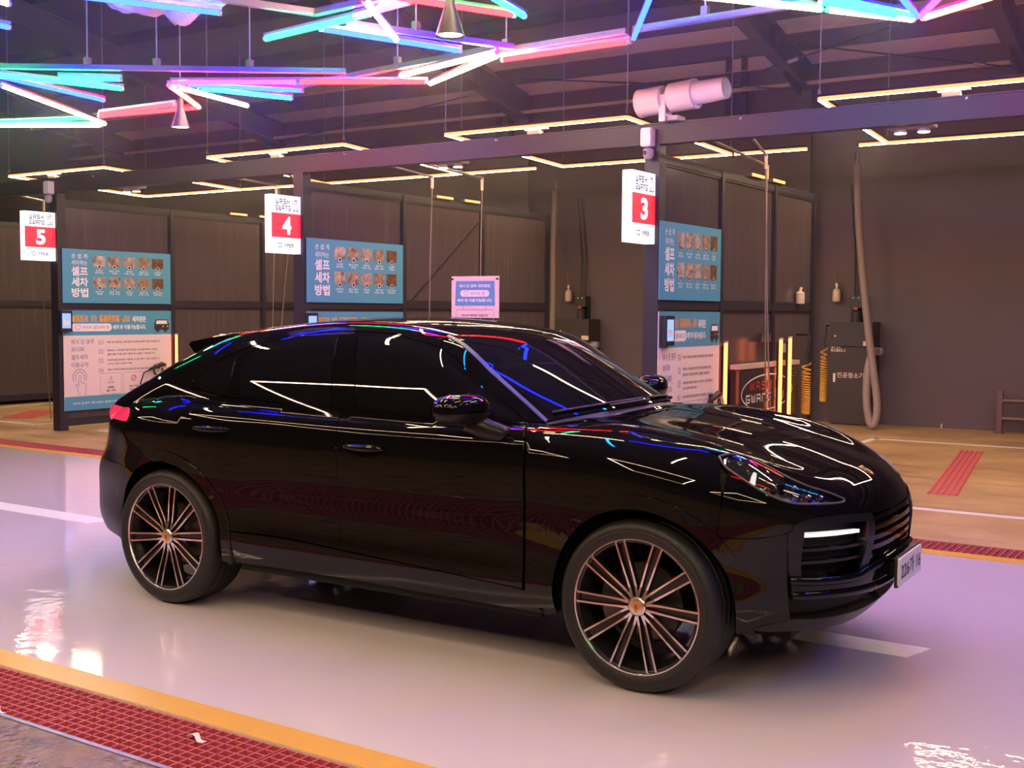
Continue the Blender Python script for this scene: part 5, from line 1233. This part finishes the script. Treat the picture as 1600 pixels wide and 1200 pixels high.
def mirror_unit(s):
    N_, M_ = 26, 18; c = np.array([.585, -1.045, 1.200])
    ax = np.array([.075, .150, .072]); ca, sa = math.cos(math.radians(-14)), math.sin(math.radians(-14))
    def shell(f0, f1, sc):
        V = []; F = []
        for i in range(M_+1):
            ph = f0+(f1-f0)*i/M_
            for j in range(N_):
                th = 2*math.pi*j/N_; k = 2/2.6
                sg = lambda q: math.copysign(abs(q)**k, q)
                v = np.array([ax[0]*sg(math.cos(ph))*sg(math.cos(th)), ax[1]*sg(math.cos(ph))*sg(math.sin(th)), ax[2]*sg(math.sin(ph))])*sc
                if v[0] > 0: v[0] *= 1.35
                v = np.array([v[0]*ca-v[1]*sa, v[0]*sa+v[1]*ca, v[2]])+c; V.append((v[0], s*v[1], v[2]))
        for i in range(M_):
            for j in range(N_): F.append((i*N_+j, i*N_+(j+1) % N_, (i+1)*N_+(j+1) % N_, (i+1)*N_+j))
        return MB().add(V, F)
    m_ = shell(-.10, math.pi/2, 1.).build('door_mirror', 'car_paint', CAR, smooth=True)
    shell(-math.pi/2, -.12, .985).build('mirror_lower_shell', 'car_satin', m_, smooth=True)
    mb = MB()
    P0 = [(.60, -1.00, 1.145), (.67, -.955, 1.105), (.73, -.925, 1.085), (.76, -.90, 1.075)]
    mb.tube([(a, s*b_, c_) for a, b_, c_ in P0], [.055, .05, .045, .04], 14); mb.build('mirror_foot', 'car_satin', m_, smooth=True)
    mb = MB(); e = []
    for j in range(24):
        th = 2*math.pi*j/24; v = np.array([-ax[0]*.9, ax[1]*.82*math.cos(th), ax[2]*.8*math.sin(th)]); v = np.array([v[0]*ca-v[1]*sa, v[0]*sa+v[1]*ca, v[2]])+c; e.append((v[0]-.004, s*v[1], v[2]))
    mb.add(e, [tuple(range(24))]); mb.build('mirror_glass', 'chrome', m_, fix=False)
mirror_unit(1); mirror_unit(-1)
for A, B in ((-.66, -.04), (.02, .64)):
    n_ = 14; P = [T(1.035-.40*y_*y_, y_) for y_ in np.linspace(A, B, n_)]
    mb = MB(); mb.tube([(q[0], q[1], q[2]+.012) for q in P], .008, 6); wi = mb.build('wiper', 'car_matte', CAR, smooth=True)
    Q = [T(1.06-.40*y_*y_, y_) for y_ in np.linspace((A+B)/2, B+.03, 6)]
    mb = MB(); mb.tube([(q[0], q[1], q[2]+.020) for q in Q], .009, 6); mb.build('wiper_arm', 'car_matte', wi, smooth=True)
# ---- hidden hull and boxes added to block light inside the body; wheel housings
V = []; F = []; xs_ = np.linspace(-2.25, 2.18, 46); NA = 40
aa = np.pi*np.arange(NA)/(NA-1); dd = np.stack([0*aa, -np.cos(aa), np.sin(aa)], 1)
OO = np.repeat(np.stack([xs_, 0*xs_, 0*xs_+.90], 1), NA, 0); DD = np.tile(dd, (len(xs_), 1))
QQ = hit(OO+1.4*DD, -DD, 0, 1.4, 60)[0]; rad = np.maximum(np.linalg.norm(QQ-OO, axis=1)-.035, .01); V = [tuple(v) for v in OO+DD*rad[:, None]]
for i in range(len(xs_)-1):
    for j in range(NA-1): F.append((i*NA+j, i*NA+j+1, (i+1)*NA+j+1, (i+1)*NA+j))
    F.append((i*NA, (i+1)*NA, (i+1)*NA+NA-1, i*NA+NA-1))
F += [tuple(range(NA)), tuple(range((len(xs_)-1)*NA, len(xs_)*NA))]
mb = MB(); mb.add(V, F); mb.build('inner_blocker', 'car_void', CAR)
mb = MB(); mb.box((-.95, -.88, .24), (.93, .88, .92)); mb.box((.93, -.60, .24), (2.02, .60, .92)); mb.box((-2.12, -.60, .27), (-.95, .60, .92)); mb.build('underbody_blocker', 'car_void', CAR)
for cx in (XW, -XW):
    for s in (1, -1):
        V = []; F = []
        for i in range(25):
            a = math.radians(-14+208*i/24)
            xl_, zl_ = cx+.455*math.cos(a), WC+.455*math.sin(a); yl_ = max(-.93, float(S(xl_, max(zl_, .31))[1])+.03)
            for y in (yl_, -.60): V.append((xl_, s*y, zl_))
        for i in range(24): F.append((2*i, 2*i+1, 2*i+3, 2*i+2))
        mb = MB(); mb.add(V, F); mb.build('wheel_liner', 'car_matte', CAR, fix=False)
# ---- wheels
def wheel(cx, s, th0):
    yo = -.968; rt = .379
    w_ = MB()   # rim barrel; local profile (radius, distance inward from the outer face)
    def lat(mb, prof, n=56): mb.lathe([(r, s*(yo+h)) for r, h in prof], (cx, 0, rt), 'y', n, cap=False); return mb
    w_ = lat(MB(), [(.289, .008), (.280, .012), (.272, .035), (.262, .05), (.256, .07), (.252, .20), (.285, .235), (.292, .24)]).build('wheel', 'alloy_dark', CAR, smooth=35)
    pr = [(.293, .0), (.300, -.005), (.318, -.010), (.330, -.0125), (.333, -.010), (.345, -.010), (.358, -.004), (.368, .008), (.3745, .022), (.378, .038)]
    for g0 in (.075, .125, .175, .22): pr += [(.379, g0-.007), (.372, g0-.005), (.372, g0+.005), (.379, g0+.007)]
    pr += [(.377, .245), (.370, .262), (.345, .272), (.293, .268)]
    lat(MB(), pr, 72).build('tyre', 'tyre', w_, smooth=30)
    lat(MB(), [(.288, .012), (.288, .001), (.292, -.004), (.2975, -.004), (.299, .002)], 72).build('rim_lip', 'alloy_polished', w_, smooth=40)
    for k in range(10):
        th = math.radians(th0+36*k); e = np.array([math.cos(th), 0, math.sin(th)]); t = np.array([-math.sin(th), 0, math.cos(th)]); mb = MB()
        for sd in (-1, 1):
            st = [(.287, .0215, .004, .0045), (.20, .0195, .010, .0038), (.13, .0175, .018, .0042), (.085, .0155, .022, .0050), (.060, .0135, .020, .0055), (.043, .0115, .018, .0055)]
            base = len(mb.v)
            for r, lt, dp, hw_ in st:
                for q, dd in ((-hw_, 0), (hw_, 0), (hw_*1.3, .030), (-hw_*1.3, .030)):
                    v = e*r+t*(sd*lt+q); mb.v.append((cx+v[0], s*(yo+dp+dd), rt+v[2]))
            for i in range(len(st)-1):
                for j in range(4):
                    mb.f.append([base+i*4+j, base+i*4+(j+1) % 4, base+(i+1)*4+(j+1) % 4, base+(i+1)*4+j]); mb.m.append(0 if j == 0 else 1)
        base = len(mb.v)   # dark web between the two ribs
        for r, lt, dp in ((.284, .019, .022), (.13, .015, .034), (.06, .013, .04)):
            for q in (-lt, lt): v = e*r+t*q; mb.v.append((cx+v[0], s*(yo+dp), rt+v[2]))
        mb.f += [[base, base+1, base+3, base+2], [base+2, base+3, base+5, base+4]]; mb.m += [1, 1]
        mb.build('spoke', None, w_, mats=['alloy_polished', 'alloy_dark'])
    lat(MB(), [(.075, .075), (.075, .046), (.066, .040), (.050, .038), (.044, .034), (.0, .034)], 40).build('hub', 'alloy_dark', w_, smooth=35)
    lat(MB(), [(.042, .036), (.042, .014), (.036, .009), (.0, .008)], 32).build('centre_cap', 'alloy_polished', w_, smooth=35)
    for k in range(5):
        a = math.radians(th0+18+72*k); mb = MB(); mb.lathe([(.0115, s*(yo+.028)), (.0115, s*(yo+.045))], (cx+.054*math.cos(a), 0, rt+.054*math.sin(a)), 'y', 10); mb.build('lug_bolt', 'car_matte', w_)
    lat(MB(), [(.175, .105), (.178, .100), (.178, .135), (.06, .135), (.06, .10)], 48).build('brake_disc', 'disc_iron', w_, smooth=35)
    mb = MB()
    for i in range(9):
        a = math.radians(150+60*i/8) if cx > 0 else math.radians(-30+60*i/8)
        for r in (.115, .205):
            for h in (.085, .15): mb.v.append((cx+r*math.cos(a), s*(yo+h), rt+r*math.sin(a)))
    for i in range(8):
        for q in ((0, 1, 5, 4), (1, 3, 7, 5), (3, 2, 6, 7), (2, 0, 4, 6)): mb.f.append([4*i+j for j in q]); mb.m.append(0)
    mb.build('brake_caliper', 'disc_iron', w_)
    if s > 0:
        o_ = Vector((cx, yo+.008, rt)); SH = .026
        mb = MB(); mb.prism([(-SH*.8, SH), (SH*.8, SH), (SH*.8, 0), (0, -SH*1.15), (-SH*.8, 0)], o_, (1, 0, 0), (0, 0, 1), (0, -1, 0), .0012); mb.build('cap_crest', 'gold', w_)
        mb = MB(); mb.prism([(-SH*.3, SH*.4), (SH*.3, SH*.4), (SH*.3, -.2*SH), (0, -.6*SH), (-SH*.3, -.2*SH)], o_+Vector((0, -.0012, 0)), (1, 0, 0), (0, 0, 1), (0, -1, 0), .0006); mb.build('cap_crest_field', 'crest_red', w_)
for cx, th in ((XW, 70), (-XW, 78)):
    for s in (1, -1): wheel(cx, s, th)
# ---------------------------------------------------------------- scattering volume added under the roof for the glow around the tubes
m = bpy.data.materials.new('glow_haze'); m.use_nodes = True; nt = m.node_tree; nt.nodes.remove(nt.nodes['Principled BSDF'])
v = nd(nt, 'ShaderNodeVolumeScatter'); v.inputs['Color'].default_value = (1, 1, 1, 1); v.inputs['Density'].default_value = .0075; v.inputs['Anisotropy'].default_value = .35
nt.links.new(v.outputs[0], nt.nodes['Material Output'].inputs['Volume']); MATS['glow_haze'] = m
mb = MB(); mb.box((LX0+.02, -1.5, 2.75), (LX1-.02, YB-.02, 5.52)); o = mb.build('glow_haze', 'glow_haze', at=(-5, 0, 2.75)); tag(o, 'haze volume added for the glow under the hall roof', 'glow_haze', kind='stuff')
